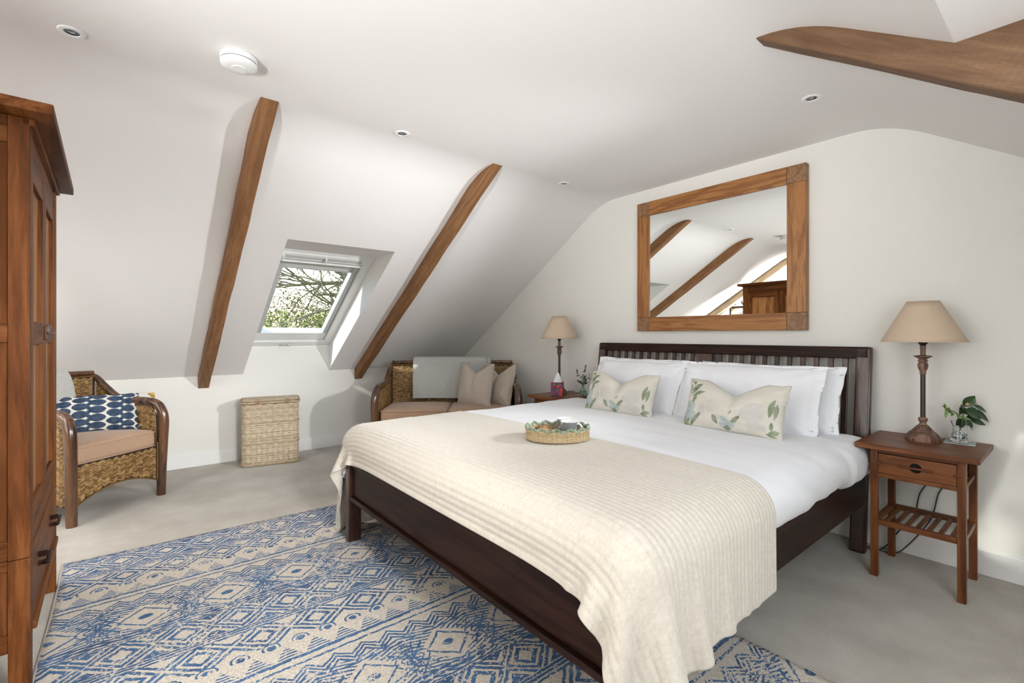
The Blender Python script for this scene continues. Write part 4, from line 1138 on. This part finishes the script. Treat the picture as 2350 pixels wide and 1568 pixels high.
    weave('apron_weave', fn, 2*wa, .27, lambda a, b: .005 < a < 2*wa-.012 and zb(-wa+a)-.11+.008 < b < .255, t, seed=23)
    MB().grid(lambda u, v: (-wa+2*wa*u, .007, zb(-wa+2*wa*u)+(.372-zb(-wa+2*wa*u))*v), 24, 2).build('apron_panel', M_ratb, t)
    MB().tube([(-wa+2*wa*u/24, .002, zb(-wa+2*wa*u/24)) for u in range(25)], .006, 6).build('braid_trim', M_rat, t, 60)
    for s in (-1, 1): MB().tube([(s*(wa-.004), .0, .13), (s*(wa-.004), .0, .40)], .005, 6).build('braid_trim', M_rat, t, 60)
    MB().box((-wa, .004, .335), (wa, .56, .365), .003).build('seat_deck', M_ratb, t)
    # seat cushions
    n = cushions; cwid = (2*wa-.01)/n
    for k in range(n):
        xc = -wa+.005+cwid*(k+.5); hx = cwid/2-.003
        V, F2, U2 = rbox((hx, .275, .062), .030, (18, 14, 6)); vs = []
        for p in V:
            q = Vector(p); cr = (1-(q.x/hx)**2)*(1-(q.y/.275)**2)
            vs.append((q.x+xc, q.y+.282+.004*noise.noise(Vector((q.x*9+k, q.z*9, 2))), q.z+.431+(.022*cr if q.z > 0 else 0)+.003*noise.noise(Vector((q.x*8+k*3, q.y*8, 1)))*(q.z > 0)))
        cu = MB().add(vs, F2).build('seat_cushion', M_tan, t, 180)
        for zz in (.047, -.052):
            ring = []
            for (ax, ay) in ((-1, -1), (1, -1), (1, 1), (-1, 1)):
                for q in range(5):
                    an = math.atan2(ay, ax)-PI/4+q*PI/8
                    ring.append((xc+ax*(hx-.028)+.030*math.cos(an), .282+ay*(.275-.028)+.030*math.sin(an), .431+zz))
            MB().tube(ring, .0035, 6, True).build('piping', M_tan, cu, 60)
    return t
chair = rattan_seat('wicker_armchair', 'woven rattan armchair with tan seat cushion beside the wardrobe', 'armchair', .31, .275, (-4.22, -.01, 0), math.radians(130), 1)
sofa = rattan_seat('wicker_sofa', 'woven rattan two-seater sofa set across the corner behind the bed', 'sofa', .668, .635, (-3.822, 2.355, 0), math.radians(53.0), 2)
M_seatm = sofa.matrix_basis.copy()
def on(obj, p): 
    return Matrix.Translation(obj.location) @ Matrix.Rotation(obj.rotation_euler.z, 4, 'Z') @ Vector(p)
# throws
def grey_weave(name, c1, c2, stripe):
    m, nt, b = new_mat(name, .95, 0, .1); v = coords(nt)
    n = nz(nt, v, 190, 3, .7); n2 = nz(nt, v, 600, 2); c = ramp(nt, X(n)*.6+X(n2)*.4, [(.38, c1), (.62, c2)])
    if stripe:
        x, y, z = sep(nt, coords(nt, 'UV')); c = mix(nt, x.near(.945, .004).max(x.near(.985, .003))*.9, c, (.05, .06, .08))
    base(nt, b, c); bump(nt, b, X(n)*.5+X(n2)*.5, .5, .003); b.inputs['Sheen Weight'].default_value = .3; return m
M_throw = grey_weave('grey_wool_weave', (.37, .375, .35), (.60, .605, .575), True)
M_throw2 = grey_weave('light_grey_wool', (.36, .36, .335), (.58, .57, .54), False)
def throw(name, label, cat, par, x0, x1, prof, mat, th, slant=0.0):
    cp = catmull([(0, y, z) for y, z in prof], 6); n = len(cp)
    def fn(u, v):
        i = v*(n-1); k = min(n-2, int(i)); p = cp[k].lerp(cp[k+1], i-k)
        x = x0+(x1-x0)*u+slant*(1-v)*(u)
        w = noise.noise(Vector((x*4, v*4, 3)))*.006
        return (x+.004*noise.noise(Vector((v*7, u*2, 1))), p.y-w*(v < .45), p.z+.006*noise.noise(Vector((x*3, 5, 2)))*(v < .1))
    mb = MB(); mb.grid(fn, 40, 48); o = mb.build(name, mat, None, 180)
    o.location = par.location; o.rotation_euler = par.rotation_euler; solidify(o, th, 1)
    bv = o.modifiers.new('round', 'BEVEL'); bv.width = th*.35; bv.segments = 2; bv.limit_method = 'ANGLE'
    return tag(o, label, cat)
throw('throw_blanket', 'folded grey woven blanket hanging over the back of the wicker sofa', 'blanket', sofa, -.405, .41,
      [(.520, .535), (.522, .60), (.528, .72), (.545, .86), (.552, .915), (.566, .938), (.600, .945), (.636, .938), (.650, .91), (.652, .80), (.652, .60)], M_throw, .022)
throw('throw_blanket', 'pale grey wool blanket hung over the back of the wicker armchair', 'blanket', chair, -.25, .02,
      [(.515, .60), (.520, .70), (.535, .84), (.548, .905), (.560, .930), (.598, .940), (.634, .932), (.645, .90), (.648, .70)], M_throw2, .010, .10)
# linen cushions on the sofa
M_oat = fabric('oatmeal_linen', (.50, .435, .36), .92, 380, .06, .3, .2, .25)
G = 'oatmeal linen cushions on the wicker sofa'
def seam(o, w, h): return None
def sofa_cushion(w, h, t, lx, ly, lz, lean, turn, label, seed, chop=.10):
    o = pillow('cushion', w, h, t, M_oat, chop=chop, pinch=.04, seed=seed, wr=.006, flange=.035, chopw=.85)
    p_ = on(sofa, (lx, ly, lz)); place(o, p_, math.radians(lean), 0, sofa.rotation_euler.z+math.radians(turn)); return tag(o, label, 'cushion')
sofa_cushion(.43, .45, .17, .255, .29, .490+.205, -10, -38, 'oatmeal linen cushion standing in front, nearer the middle of the wicker sofa', 41)
sofa_cushion(.43, .45, .17, .475, .36, .490+.200, -14, -42, 'oatmeal linen cushion tucked against the right arm of the wicker sofa', 47, .12)
# navy cushion with tassels
def ikat():
    m, nt, b = new_mat('navy_ikat_cotton', .9, 0, .15); x, y, z = sep(nt, coords(nt, 'UV'))
    n = (X(nz(nt, coords(nt, 'UV'), 60, 3))-.5)*.05; n2 = (X(nz(nt, coords(nt, 'UV', (6, 60, 1)), 2, 3))-.5)*.10
    px = x*3.05+n2+.13; py = y*5.6+n
    def oval(ox, oy, rx, ry, p):
        a = ((px+ox).frac()-.5).abs()*(1/rx); c = ((py+oy).frac()-.5).abs()*(1/ry)
        return (a.pw(p)+c.pw(1.6)) < 1.0
    k = oval(.25, 0, .25, .485, 1.9).max(oval(-.25, .5, .25, .485, 1.9)).max(oval(0, .25, .075, .26, 1.0)).max(oval(0, .75, .075, .26, 1.0))
    k = k.max(oval(.5, .5, .05, .12, 1.0)*0)
    navy = ramp(nt, nz(nt, coords(nt), 30, 4), [(.3, (.024, .042, .080)), (.7, (.060, .090, .14))])
    base(nt, b, mix(nt, k, (.66, .63, .56), navy)); bump(nt, b, nz(nt, coords(nt), 350, 2), .3, .002); return m
M_ikat = ikat()
M_gold = fabric('mustard_yarn', (.50, .29, .035), .9, 400, .15, .4)
nc = thing('cushion', 'navy and white patterned lumbar cushion with mustard tassels on the armchair', 'cushion', (-4.585, -.155, .622))
nc.rotation_euler = (math.radians(-24), 0, math.radians(88))
pillow('cushion_cover', .50, .285, .15, M_ikat, pinch=.02, seed=61, wr=.003, parent=nc)
for (tx, tz, cx_, cz_) in ((.25, .138, .31, .128), (.25, -.130, .30, -.095), (-.25, .138, -.30, .11)):
    MB().tube(catmull([(tx-.012, 0, tz-.004), ((tx+cx_)/2, -.004, (tz+cz_)/2+.012), (cx_, -.008, cz_)], 4), .0022, 5).build('tassel_cord', M_ikat, nc, 60)
    mb = MB(); rs = random.Random(int(tz*1000)); sg = 1 if cx_ > 0 else -1
    for k in range(26):
        a = rs.uniform(0, 2*PI); r = rs.uniform(.0, .006)
        st_ = Vector((cx_, -.008, cz_)); d_ = Vector((sg*.030, rs.uniform(-.012, .012), -.022+rs.uniform(-.014, .016)))
        mb.tube([st_+Vector((0, r*math.cos(a), r*math.sin(a))), st_+d_*.5+Vector((0, 2.0*r*math.cos(a), 2.0*r*math.sin(a)+.004)), st_+d_*1.25+Vector((0, 2.6*r*math.cos(a), 2.6*r*math.sin(a)))], .0019, 4)
    mb.lathe([(0, -.008), (.006, -.005), (.007, .003), (0, .008)], 10, M=Matrix.Translation((cx_, -.008, cz_)))
    mb.build('tassel', M_gold, nc, 60)

# ================================================================ wicker laundry basket
def willow(name, a, b_, c):
    m, nt, b = new_mat(name, .6, 0, .3); x, y, z = sep(nt, coords(nt, 'UV')); n = nz(nt, coords(nt), 40, 3)
    base(nt, b, ramp(nt, x*.55+X(n)*.45, [(.2, a), (.5, b_), (.8, c)])); bump(nt, b, nz(nt, coords(nt), 250, 2), .2, .001); return m
M_wil = willow('pale_willow', (.44, .34, .22), (.66, .54, .39), (.80, .70, .54))
M_wild = plain('willow_inside', (.22, .15, .085), .8)
BW, BD, BH, BR = .462, .245, .585, .045
bk = thing('laundry_basket', 'tall rectangular pale wicker laundry basket with lid under the roof window', 'laundry basket', (-4.822, .83, 0), math.radians(78.9))
def perim(s, grow=0.0, z=0):
    """s in 0..1 around a rounded rectangle, origin at front-left corner, +y towards the wall"""
    w, d, r = BW+2*grow, BD+2*grow, BR+grow*.5
    segs = [(w-2*r), PI/2*r, (d-2*r), PI/2*r, (w-2*r), PI/2*r, (d-2*r), PI/2*r]; L = sum(segs); q = (s % 1)*L
    cs = [(w-r, r, -PI/2), (w-r, d-r, 0), (r, d-r, PI/2), (r, r, PI)]
    x0 = -grow; y0 = -grow
    for i, sg in enumerate(segs):
        if q <= sg or i == 7:
            k = i//2
            if i % 2 == 0:
                st_ = [(r, 0), (w, r), (w-r, d), (0, d-r)][k]; dr = [(1, 0), (0, 1), (-1, 0), (0, -1)][k]; nn = [(0, -1), (1, 0), (0, 1), (-1, 0)][k]
                return Vector((x0+st_[0]+dr[0]*q, y0+st_[1]+dr[1]*q, z)), Vector((nn[0], nn[1], 0))
            a = cs[k][2]+q/r; return Vector((x0+cs[k][0]+r*math.cos(a), y0+cs[k][1]+r*math.sin(a), z)), Vector((math.cos(a), math.sin(a), 0))
        q -= sg
rs = random.Random(5)
NS_ = 30; mb = MB(); rows = 58
for r in range(rows):
    z = .022+(BH-.05)*r/(rows-1); pts = []; NP = NS_*4; ph = (r % 2)*PI
    for i in range(NP):
        s = i/NP; p, n = perim(s, 0, z); off = .0048*math.sin(PI*s*NS_+ph)*1.0+rs.uniform(-.0006, .0006)
        slope = .0035*math.sin(2*PI*s*NS_/2+r*.7)
        pts.append(p+n*off+Vector((0, 0, slope*.5)))
    k0 = len(mb.v); mb.tube(pts, .0046, 5, True)
    c = rs.random()
    for k in range(k0, len(mb.v)): mb.uv[k] = (max(0, min(1, c*.6+.4*rs.random())), 0)
mb.has_uv = True
o = mb.build('woven_body', M_wil, bk, 180); o['kind'] = 'stuff'
mb = MB()
for i in range(NS_):
    p, n = perim((i+.5)/NS_, -.002); mb.tube([(p.x, p.y, .01), (p.x, p.y, BH-.01)], .0042, 6)
o = mb.build('stakes', M_wil, bk, 180); o['kind'] = 'stuff'
def braid(z, g, r, name, turns=40):
    mb = MB()
    for ph in (0, 2*PI/3, 4*PI/3):
        pts = []
        for i in range(turns*6):
            s = i/(turns*6); p, n = perim(s, g, z); a = s*turns*PI+ph
            pts.append(p+n*r*1.1*math.cos(a)+Vector((0, 0, r*1.1*math.sin(a))))
        mb.tube(pts, r, 5, True)
    return mb.build(name, M_wil, bk, 180)
braid(.014, .004, .0055, 'bottom_braid'); braid(.205, .006, .0034, 'band'); braid(.395, .006, .0034, 'band'); braid(BH-.008, .008, .006, 'top_braid')
MB().box((.012, .012, .01), (BW-.012, BD-.012, BH-.03), .02, 2).build('lining', M_wild, bk)
lid = MB()
for i in range(62):
    x = .0+BW*(i+.5)/62
    y0, y1 = -.006, BD+.004
    e = min(x, BW-x); cut = max(0, .03-e)*.9
    pts = [(x, y0+cut+(y1-y0-2*cut)*k/6, BH+.014+.004*(1 if (i+k) % 2 else -1)*.6+.004*math.sin(PI*k/6)) for k in range(7)]
    k0 = len(lid.v); lid.tube(pts, .0042, 5)
    for k in range(k0, len(lid.v)): lid.uv[k] = (rs.random(), 0)
lid.has_uv = True; lo = lid.build('lid', M_wil, bk, 180)
mb = MB()
for g, zz in ((.006, .010), (.010, .016)): mb.tube([tuple(perim(i/80, g, BH+zz)[0]) for i in range(80)], .0048, 6, True)
mb.build('lid_rim', M_wil, lo, 60)
M_tie = plain('raffia_tie', (.36, .22, .10), .7)
for xx in (.125, .365):
    mb = MB()
    for k in range(3): mb.tube([(xx+.012*(k-1), -.005, BH+.026), (xx+.012*(k-1), -.022, BH+.014), (xx+.011*(k-1), -.022, BH-.010), (xx+.010*(k-1), -.008, BH-.020)], .0036, 6)
    mb.tube([(xx-.018, -.024, BH+.001), (xx+.018, -.024, BH+.001)], .003, 6); mb.build('tie', M_tie, bk, 60)

# ================================================================ tray with breakfast
TZ = top_z(-1.678, 1.673)+.002
tr = thing('wicker_tray', 'oval scalloped wicker tray with green rim standing on the bed', 'tray', (-1.678, 1.673, TZ), math.radians(50.6))
M_sea = willow('seagrass', (.38, .27, .13), (.58, .45, .26), (.72, .60, .40))
M_sage = willow('sage_green_yarn', (.24, .30, .20), (.36, .43, .31), (.50, .56, .44))
TA, TB_ = .155, .118
mb = MB(); rs = random.Random(9)
for r in range(10):
    z = .006+.0052*r; pts = []
    for i in range(120):
        a = 2*PI*i/120; off = .0022*math.sin(a*20+(r % 2)*PI); pts.append(((TA+off)*math.cos(a), (TB_+off)*math.sin(a), z))
    k0 = len(mb.v); mb.tube(pts, .0028, 5, True); c = rs.random()
    for k in range(k0, len(mb.v)): mb.uv[k] = (max(0, min(1, c*.5+rs.random()*.5)), 0)
mb.has_uv = True; o = mb.build('woven_side', M_sea, tr, 180); o['kind'] = 'stuff'
scal = lambda a: .060+.0065*math.sin(a*14)
mb = MB()
for i in range(40):
    a = 2*PI*(i+.5)/40; mb.tube([((TA)*math.cos(a), (TB_)*math.sin(a), .004), (TA*math.cos(a), TB_*math.sin(a), scal(a))], .0022, 5)
mb.lathe([(0, .002), (1, .002), (1, .006), (0, .006)], 48, M=Matrix.Diagonal((TA, TB_, 1, 1))); mb.build('tray_base', M_sea, tr, 60)
mb = MB(); 
for i in range(168):
    a = 2*PI*i/168; b2 = 2*PI*(i+.9)/168
    p = Vector((TA*math.cos(a), TB_*math.sin(a), scal(a))); n = Vector((math.cos(a), math.sin(a), 0))
    t_ = (Vector((TA*math.cos(b2), TB_*math.sin(b2), scal(b2)))-p)
    ring = [p+t_*(q/6)*1.0+(n*math.cos(2*PI*q/6)+Vector((0, 0, 1))*math.sin(2*PI*q/6))*.0058 for q in range(7)]
    k0 = len(mb.v); mb.tube(ring, .0026, 4, False)
    c = rs.random()
    for k in range(k0, len(mb.v)): mb.uv[k] = (c, 0)
mb.has_uv = True; mb.build('rim', M_sage, tr, 180)
M_mugg = plain('grey_glazed_china', (.24, .25, .25), .22, 0, .1, 20, 0)
def mug_mat():
    m, nt, b = new_mat('grey_patterned_china', .2, 0, .5); v = coords(nt)
    vo = nt.nodes.new('ShaderNodeTexVoronoi'); vo.inputs['Scale'].default_value = 30; nt.links.new(v, vo.inputs['Vector'])
    n = X(nz(nt, v, 22, 3)); d = X(vo.outputs['Distance'])
    c = mix(nt, (n > .52), (.20, .215, .215), (.50, .49, .43)); c = mix(nt, (d < .16), c, (.80, .78, .72)); base(nt, b, c); return m
M_mugp = mug_mat()
def mug(loc_, rz, label, handle=True):
    t = thing('mug', label, 'mug', loc_, rz, 'grey china mugs in the tray')
    MB().lathe([(.0, .004), (.028, .0), (.033, .004), (.038, .025), (.0405, .060), (.0412, .0835)], 40, cap=False).build('cup', M_mugp, t, 60)
    MB().lathe([(.0412, .0835), (.0405, .0850), (.0392, .0835), (.0385, .060), (.036, .02), (.0, .010)], 40, cap=False).build('glaze_inside', M_white, t, 60)
    MB().tube(catmull([(.038, 0, .070), (.052, 0, .073), (.064, 0, .058), (.061, 0, .036), (.050, 0, .026), (.037, 0, .024)], 6), .0048, 10).build('handle', M_white, t, 60)
def onT(p): return Matrix.Translation((-1.678, 1.673, TZ)) @ Matrix.Rotation(math.radians(50.6), 4, 'Z') @ Vector(p)
mug(onT((.055, -.018, .0065)), math.radians(50.6-18), 'grey patterned mug with white handle at the front of the tray')
mug(onT((.047, .062, .0065)), math.radians(50.6+95), 'grey mug standing behind the other in the tray')
# croissant
def cro():
    m, nt, b = new_mat('baked_pastry', .5, 0, .4); v = coords(nt)
    n = X(nz(nt, v, 45, 4)); base(nt, b, ramp(nt, n, [(.3, (.22, .075, .018)), (.5, (.52, .27, .09)), (.7, (.74, .52, .26))])); bump(nt, b, n, .3, .003); return m
mb = MB(); pts = []; rad = []
for i in range(41):
    t = -1+2*i/40; a = t*1.55; pts.append((.045*math.sin(a), -.045*math.cos(a)+.03, .019+.004*(1-t*t))); rad.append((.021*(1-abs(t)**1.8)+.006)*(1+.10*math.sin(abs(t)*19)))
mb.tube(pts, rad, 14); cr = mb.build('croissant', cro(), None, 60); place(cr, onT((-.052, -.004, .0062)), 0, 0, math.radians(50.6-20)); tag(cr, 'golden brown croissant lying in the tray left of the mugs', 'croissant')
mb = MB(); mb.tube([(p[0]*.8, p[1]*.8, p[2]) for p in pts], [r*.85 for r in rad], 14); cr2 = mb.build('croissant', cro(), None, 60); place(cr2, onT((-.070, .062, .0062)), 0, 0, math.radians(50.6+130)); tag(cr2, 'pale croissant at the far left edge inside the tray', 'croissant')

# ================================================================ patterned rug
def rug_mat():
    m, nt, b = new_mat('blue_patterned_rug', .95, 0, .1)
    vo = coords(nt); x, y, z = sep(nt, vo)
    cmb = nt.nodes.new('ShaderNodeCombineXYZ')
    wn1 = (X(nz(nt, vo, 26, 3))-.5)*.016; wn2 = (X(nz(nt, coords(nt, 'Object', (1, 1, 1), (0, 0, 0), (3, 7, 0)), 26, 3))-.5)*.016
    big = X(nz(nt, vo, 1.6, 2))
    xx = x+wn1; yy = y+wn2
    PER = .955
    U = ((xx+3.237)/PER).frac()*PER            # distance from diamond row 'B' in world metres
    Um = U.min(PER-U)*1.0
    acc = None
    def add(k, w=1.0):
        nonlocal acc
        k = k*w if w != 1.0 else k
        acc = k if acc is None else acc.max(k)
    def row(c, per, ph):
        return (U-c), ((((yy-ph)/per)+.5).frac()-.5)*per
    def tri(t): return ((t+.5).frac()-.5).abs()
    # row B: concentric diamonds (wraps at PER)
    for c in (0.0, PER):
        a, v = row(c, .1935, -.005)
        d = a.abs()*(1/.085)+v.abs()*(1/.093)
        add(d.near(.52, .13)); add(d.near(.92, .11)); 
        ins = a.abs() < .088; add(((d-1.25).abs() < .11)*ins); add((d > 1.55)*ins)
    # row C
    a, v = row(.21, .2085, .010); d = a.abs()*(1/.085)+v.abs()*(1/.095)
    add(d.near(.50, .12)); add(d.near(.90, .11)); ins = a.abs() < .085; add(((d-1.28).abs() < .10)*ins)
    # long lines between the rows
    for c, w in ((.098, .006), (.114, .006), (.132, .005), (.432, .0055), (.468, .0055), (.595, .0045), (.815, .006), (.838, .006), (.86, .004), (.848+.03, .003)): add(U.near(c, w))
    # dotted arcs
    a, v = row(.315, .1043, .02); q = (a*a*1.2+v*v); add(((q < .00026))); add(q.near(.0009, .00022)*(a < .01))
    # hatch triangles
    a, v = row(.385, .1043, .06); t_ = (v.abs() < (a+.045)*.62)*(a.abs() < .045); hh = ((U*62.0).frac() < .48); add(t_*hh)
    # chevrons
    for off in (.0, .022, .044):
        a = U-(.505+off); v = tri((yy-.09)/.1043)*.1043; add((a-v*.9+.012).abs()*1.0 < .0062, 1.0)
    # eye diamonds and stars between
    a, v = row(.705, .3010, .0735); d = a.abs()*(1/.10)+v.abs()*(1/.112)
    add(d.near(.80, .06)); e = a*a*(1/.0003)+v*v*(1/.0006); add(e < 1.0)
    a2, v2 = row(.705, .3010, .0735+.1505); ang = (a2.abs()*1.0-v2.abs()*1.5).abs()
    star = (a2.abs() < .095)*(v2.abs() < .07)
    for k_ in (0.0, .8, 1.9): add(((a2.abs()-v2.abs()*(1+k_*2)).abs() < .008)*star)
    for k_ in (.3, .62): add(((a2.abs()*1.0+v2.abs()*1.3).near(.12*k_+.02, .005))*star)
    # side stripes beside the eye row
    st = ((U > .56)*(U < .86))*(d > 1.12); add(((U*52.0+v.abs()*18.0).frac() < .46)*st)
    # wear: the print breaks up into dashes
    w1 = X(nz(nt, coords(nt, 'Object', (1, 1.0, 1)), 95, 3, .6)); w2 = X(nz(nt, vo, 18, 3)); w3 = X(nz(nt, vo, 2.1, 2))
    w4 = X(nz(nt, coords(nt, 'Object', (1, .35, 1)), 150, 2, .6))
    worn = (w1*.42+w4*.23+w2*.19+w3*.16) < .545
    k = acc.min(1)*worn
    c0 = ramp(nt, nz(nt, vo, 160, 3), [(.35, (.50, .45, .375)), (.65, (.69, .635, .55))])
    blue = ramp(nt, nz(nt, vo, 9, 3), [(.3, (.018, .075, .185)), (.7, (.050, .155, .33))])
    base(nt, b, mix(nt, k*.93, c0, blue))
    bump(nt, b, X(nz(nt, vo, 500, 2))*.7+(1-k)*.3, .5, .003); return m
rx0, rx1, ry0, ry1, rt = -3.378, -.33, -.238, 1.885, .009
def rugp(u, v):
    xw = rx0+(rx1-rx0)*u; yw = ry0+(ry1-ry0)*v
    xs = xw+.045*v*(1-u); ys_ = yw+.02*u*(1-v)*0
    bnd = .004*math.sin(u*9+v*2)*(1-v)
    ysh = ys_+bnd*(v < .02)
    h = rt+.0015*noise.noise(Vector((xw*2, yw*2, 0)))+.004*math.exp(-((v)/.03)**2)*max(0, noise.noise(Vector((xw*3, 0, 5))))
    return (xs, ysh, h)
mb = MB(); mb.grid(rugp, 80, 60)
n0 = len(mb.v)
rug = mb.build('rug', rug_mat(), None, 180); s_ = solidify(rug, rt-.001, -1)
tag(rug, 'large cream rug with worn blue diamond pattern lying on the carpet under the bed', 'rug')
edge = [rugp(i/60, 0) for i in range(61)]+[rugp(1, i/20) for i in range(1, 21)]+[rugp(1-i/60, 1) for i in range(1, 61)]+[rugp(0, 1-i/20) for i in range(1, 20)]
MB().tube([(p[0], p[1], .0055) for p in edge], .0052, 8, True).build('rug_binding', plain('rug_binding_yarn', (.42, .37, .32), .9, 0, .2, 200, .3), rug, 60)

# ================================================================ dressing mirror (only seen reflected)
DX, DY, DZ = -3.645, -1.325, 1.69
dm = thing('dressing_table', 'small dark dressing table whose swing mirror shows in the wall mirror', 'dressing table', (DX, DY, 0), math.radians(0))
MB().box((-.42, -.22, .70), (.42, .22, .73), .006, 2).build('table_top', M_bed, dm, 20)
for lx in (-.38, .34):
    for ly in (-.20, .16): MB().box((lx, ly, 0), (lx+.04, ly+.04, .70), .004, 2).build('leg', M_bedz, dm, 20)
MB().box((-.36, -.19, .56), (.36, .19, .70), .003).build('drawer', M_bed, dm, 20)
for s in (-1, 1):
    MB().box((s*.143-.010, .06, .73), (s*.143+.010, .09, DZ), .004, 2).build('mirror_post', M_bedz, dm, 20)
MB().box((-.15, .062, DZ-.055), (.15, .088, DZ-.02), .004, 2).build('mirror_top_rail', M_bedz, dm, 20)
MB().box((-.15, .062, .80), (.15, .088, .84), .004, 2).build('mirror_bottom_rail', M_bedz, dm, 20)
for s in (-1, 1):
    pts = catmull([(s*.15, .075, DZ-.015), (s*.105, .075, DZ+.0), (s*.06, .075, DZ+.015), (s*.048, .075, DZ+.05), (s*.062, .075, DZ+.065)], 6)
    MB().tube(pts, [.022-.014*i/len(pts) for i in range(len(pts))], 10).build('swan_neck_crest', M_bedz, dm, 60)
MB().box((-.134, .070, .84), (.134, .076, DZ-.055)).build('mirror_glass', m_, dm)
# ================================================================ garden outside the roof window
def leafy(name, a, b_, c, rough=.6):
    m, nt, b = new_mat(name, rough, 0, .2); x, y, z = sep(nt, coords(nt, 'UV')); base(nt, b, ramp(nt, x, [(.1, a), (.5, b_), (.9, c)]))
    b.inputs['Transmission Weight'].default_value = 0; b.inputs['Subsurface Weight'].default_value = 0; return m
M_hedge = leafy('hedge_leaves', (.13, .20, .022), (.34, .45, .065), (.62, .68, .18))
M_bark = plain('mossy_bark', (.27, .24, .16), .9, 0, .35, 6, .3)
M_bark2 = plain('dark_bark', (.05, .042, .032), .9, 0, .35, 6, .3)
M_grass = plain('lawn', (.16, .24, .07), .95, 0, .3, 3, .2)
g = MB().box((-60, -40, -2.9), (14, 45, -2.75)).build('garden_ground', M_grass); structure(g)
def hedge(cx, cy, rx, ry, z0, z1, n, seed, label, mat, ls=.065):
    rs = random.Random(seed); t = thing('hedge_bush', label, 'bush', (cx, cy, z0))
    mb = MB(); H = z1-z0
    for i in range(n):
        while True:
            p = Vector((rs.uniform(-1, 1), rs.uniform(-1, 1), rs.uniform(0, 1)))
            r = math.hypot(p.x, p.y)/(1-.35*p.z**2)
            if .55 < r < 1: break
        bump_ = 1+.25*noise.noise(Vector((p.x*2+seed, p.y*2, p.z*3)))
        q = Vector((p.x*rx*bump_, p.y*ry*bump_, p.z*H*(1+.12*noise.noise(Vector((p.x*3, p.y*3, seed))))))
        s = ls*rs.uniform(.5, 1.2); R = Matrix.Rotation(rs.uniform(0, 6.28), 3, 'Z') @ Matrix.Rotation(rs.uniform(-1.2, 1.2), 3, 'X')
        k = len(mb.v); c = rs.random()
        for (a, b) in ((0, -s), (s*.45, 0), (0, s), (-s*.45, 0)): mb.v.append(tuple(q+R @ Vector((a, b, 0)))); mb.uv.append((c, 0))
        mb.f.append((k, k+1, k+2, k+3))
    mb.has_uv = True; o = mb.build('foliage', mat, t); o['kind'] = 'stuff'
    MB().tube([(0, 0, 0), (.1, 0, H*.4), (0, .1, H*.8)], [.12, .09, .03], 8).build('trunk', M_bark2, t, 60)
    return t
hedge(-15.5, 3.6, 2.2, 3.4, -2.75, 1.95, 42000, 1, 'low broad green hedge bush in front outside the roof window', M_hedge)
hedge(-16.5, 7.4, 2.4, 2.8, -2.75, 2.85, 40000, 2, 'taller green bush at the right outside the roof window', M_hedge)
hedge(-20.0, 4.0, 3.0, 3.6, -2.75, 2.6, 28000, 3, 'bush with yellowish leaves farther back outside the roof window', leafy('autumn_leaves', (.30, .22, .12), (.52, .42, .26), (.70, .60, .42)), .08)
def bare_tree(x, y, seed, label, base_r, dirs):
    rs = random.Random(seed); t = thing('bare_tree', label, 'tree', (x, y, -2.75))
    mb = MB(); cnt = [0]
    def grow(p, d, r, L, depth):
        n = max(3, int(L/.22)); pts = [p]; rad = [r]; q = p.copy(); dd = d.copy()
        for i in range(n):
            dd = (dd+Vector((rs.uniform(-.30, .30), rs.uniform(-.30, .30), rs.uniform(-.22, .26)))*.75).normalized()
            q = q+dd*(L/n); pts.append(q.copy()); rad.append(r*(1-.65*(i+1)/n))
            if depth > 0 and i > 0 and rs.random() < (.75 if depth > 1 else .55):
                nd = (dd+Vector((rs.uniform(-1, 1), rs.uniform(-1, 1), rs.uniform(-.55, .75)))).normalized()
                grow(q.copy(), nd, rad[-1]*.55, L*rs.uniform(.35, .62), depth-1)
        mb.tube(pts, rad, 5 if depth < 2 else 7); cnt[0] += 1
    trunk = [Vector((0, 0, 0)), Vector((.1, .1, 1.5)), Vector((0, .2, 3.9)), Vector((.1, .1, 6.0))]
    MB().tube(catmull(trunk, 5), [base_r*(1-.03*i) for i in range(16)], 10).build('trunk', M_bark, t, 60)
    for (z, d, L) in dirs: grow(Vector((.05, .12, z)), Vector(d).normalized(), base_r*.34, L, 3)
    mb.build('branches', M_bark, t, 60); return t
bare_tree(-13.5, 8.6, 11, 'bare lichen-covered tree reaching across the view outside the roof window', .30,
          [(4.9, (.1, -1, -.02), 6.4), (5.4, (.2, -1, .0), 6.4), (5.7, (.0, -1, .05), 6.0), (5.1, (.3, -1, -.06), 5.6), (5.5, (-.2, -1, -.05), 6.0), (5.9, (.1, -1, -.1), 6.0), (5.6, (.0, .6, .6), 3.0)])
bare_tree(-17.0, -.6, 19, 'bare tree with thin twigs at the left outside the roof window', .24,
          [(5.0, (.1, 1, .0), 6.5), (5.6, (.3, .9, .02), 6.0), (5.9, (-.1, .9, -.05), 6.0), (4.8, (.2, 1, -.02), 6.0), (5.8, (0, -.6, .8), 3.0)])

# garden tree behind the house that breaks up the sunlight reaching the right-hand roof window
ct = hedge(1.7, -4.9, 2.4, 1.9, 3.4, 7.4, 6500, 8, 'leafy garden tree shading the right-hand roof window from outside', M_hedge, .11)
ct.name = 'garden_tree'
MB().tube([(0, 0, -6.15), (.1, 0, -3), (0, .1, 0)], [.2, .17, .12], 10).build('trunk', M_bark2, ct, 60)
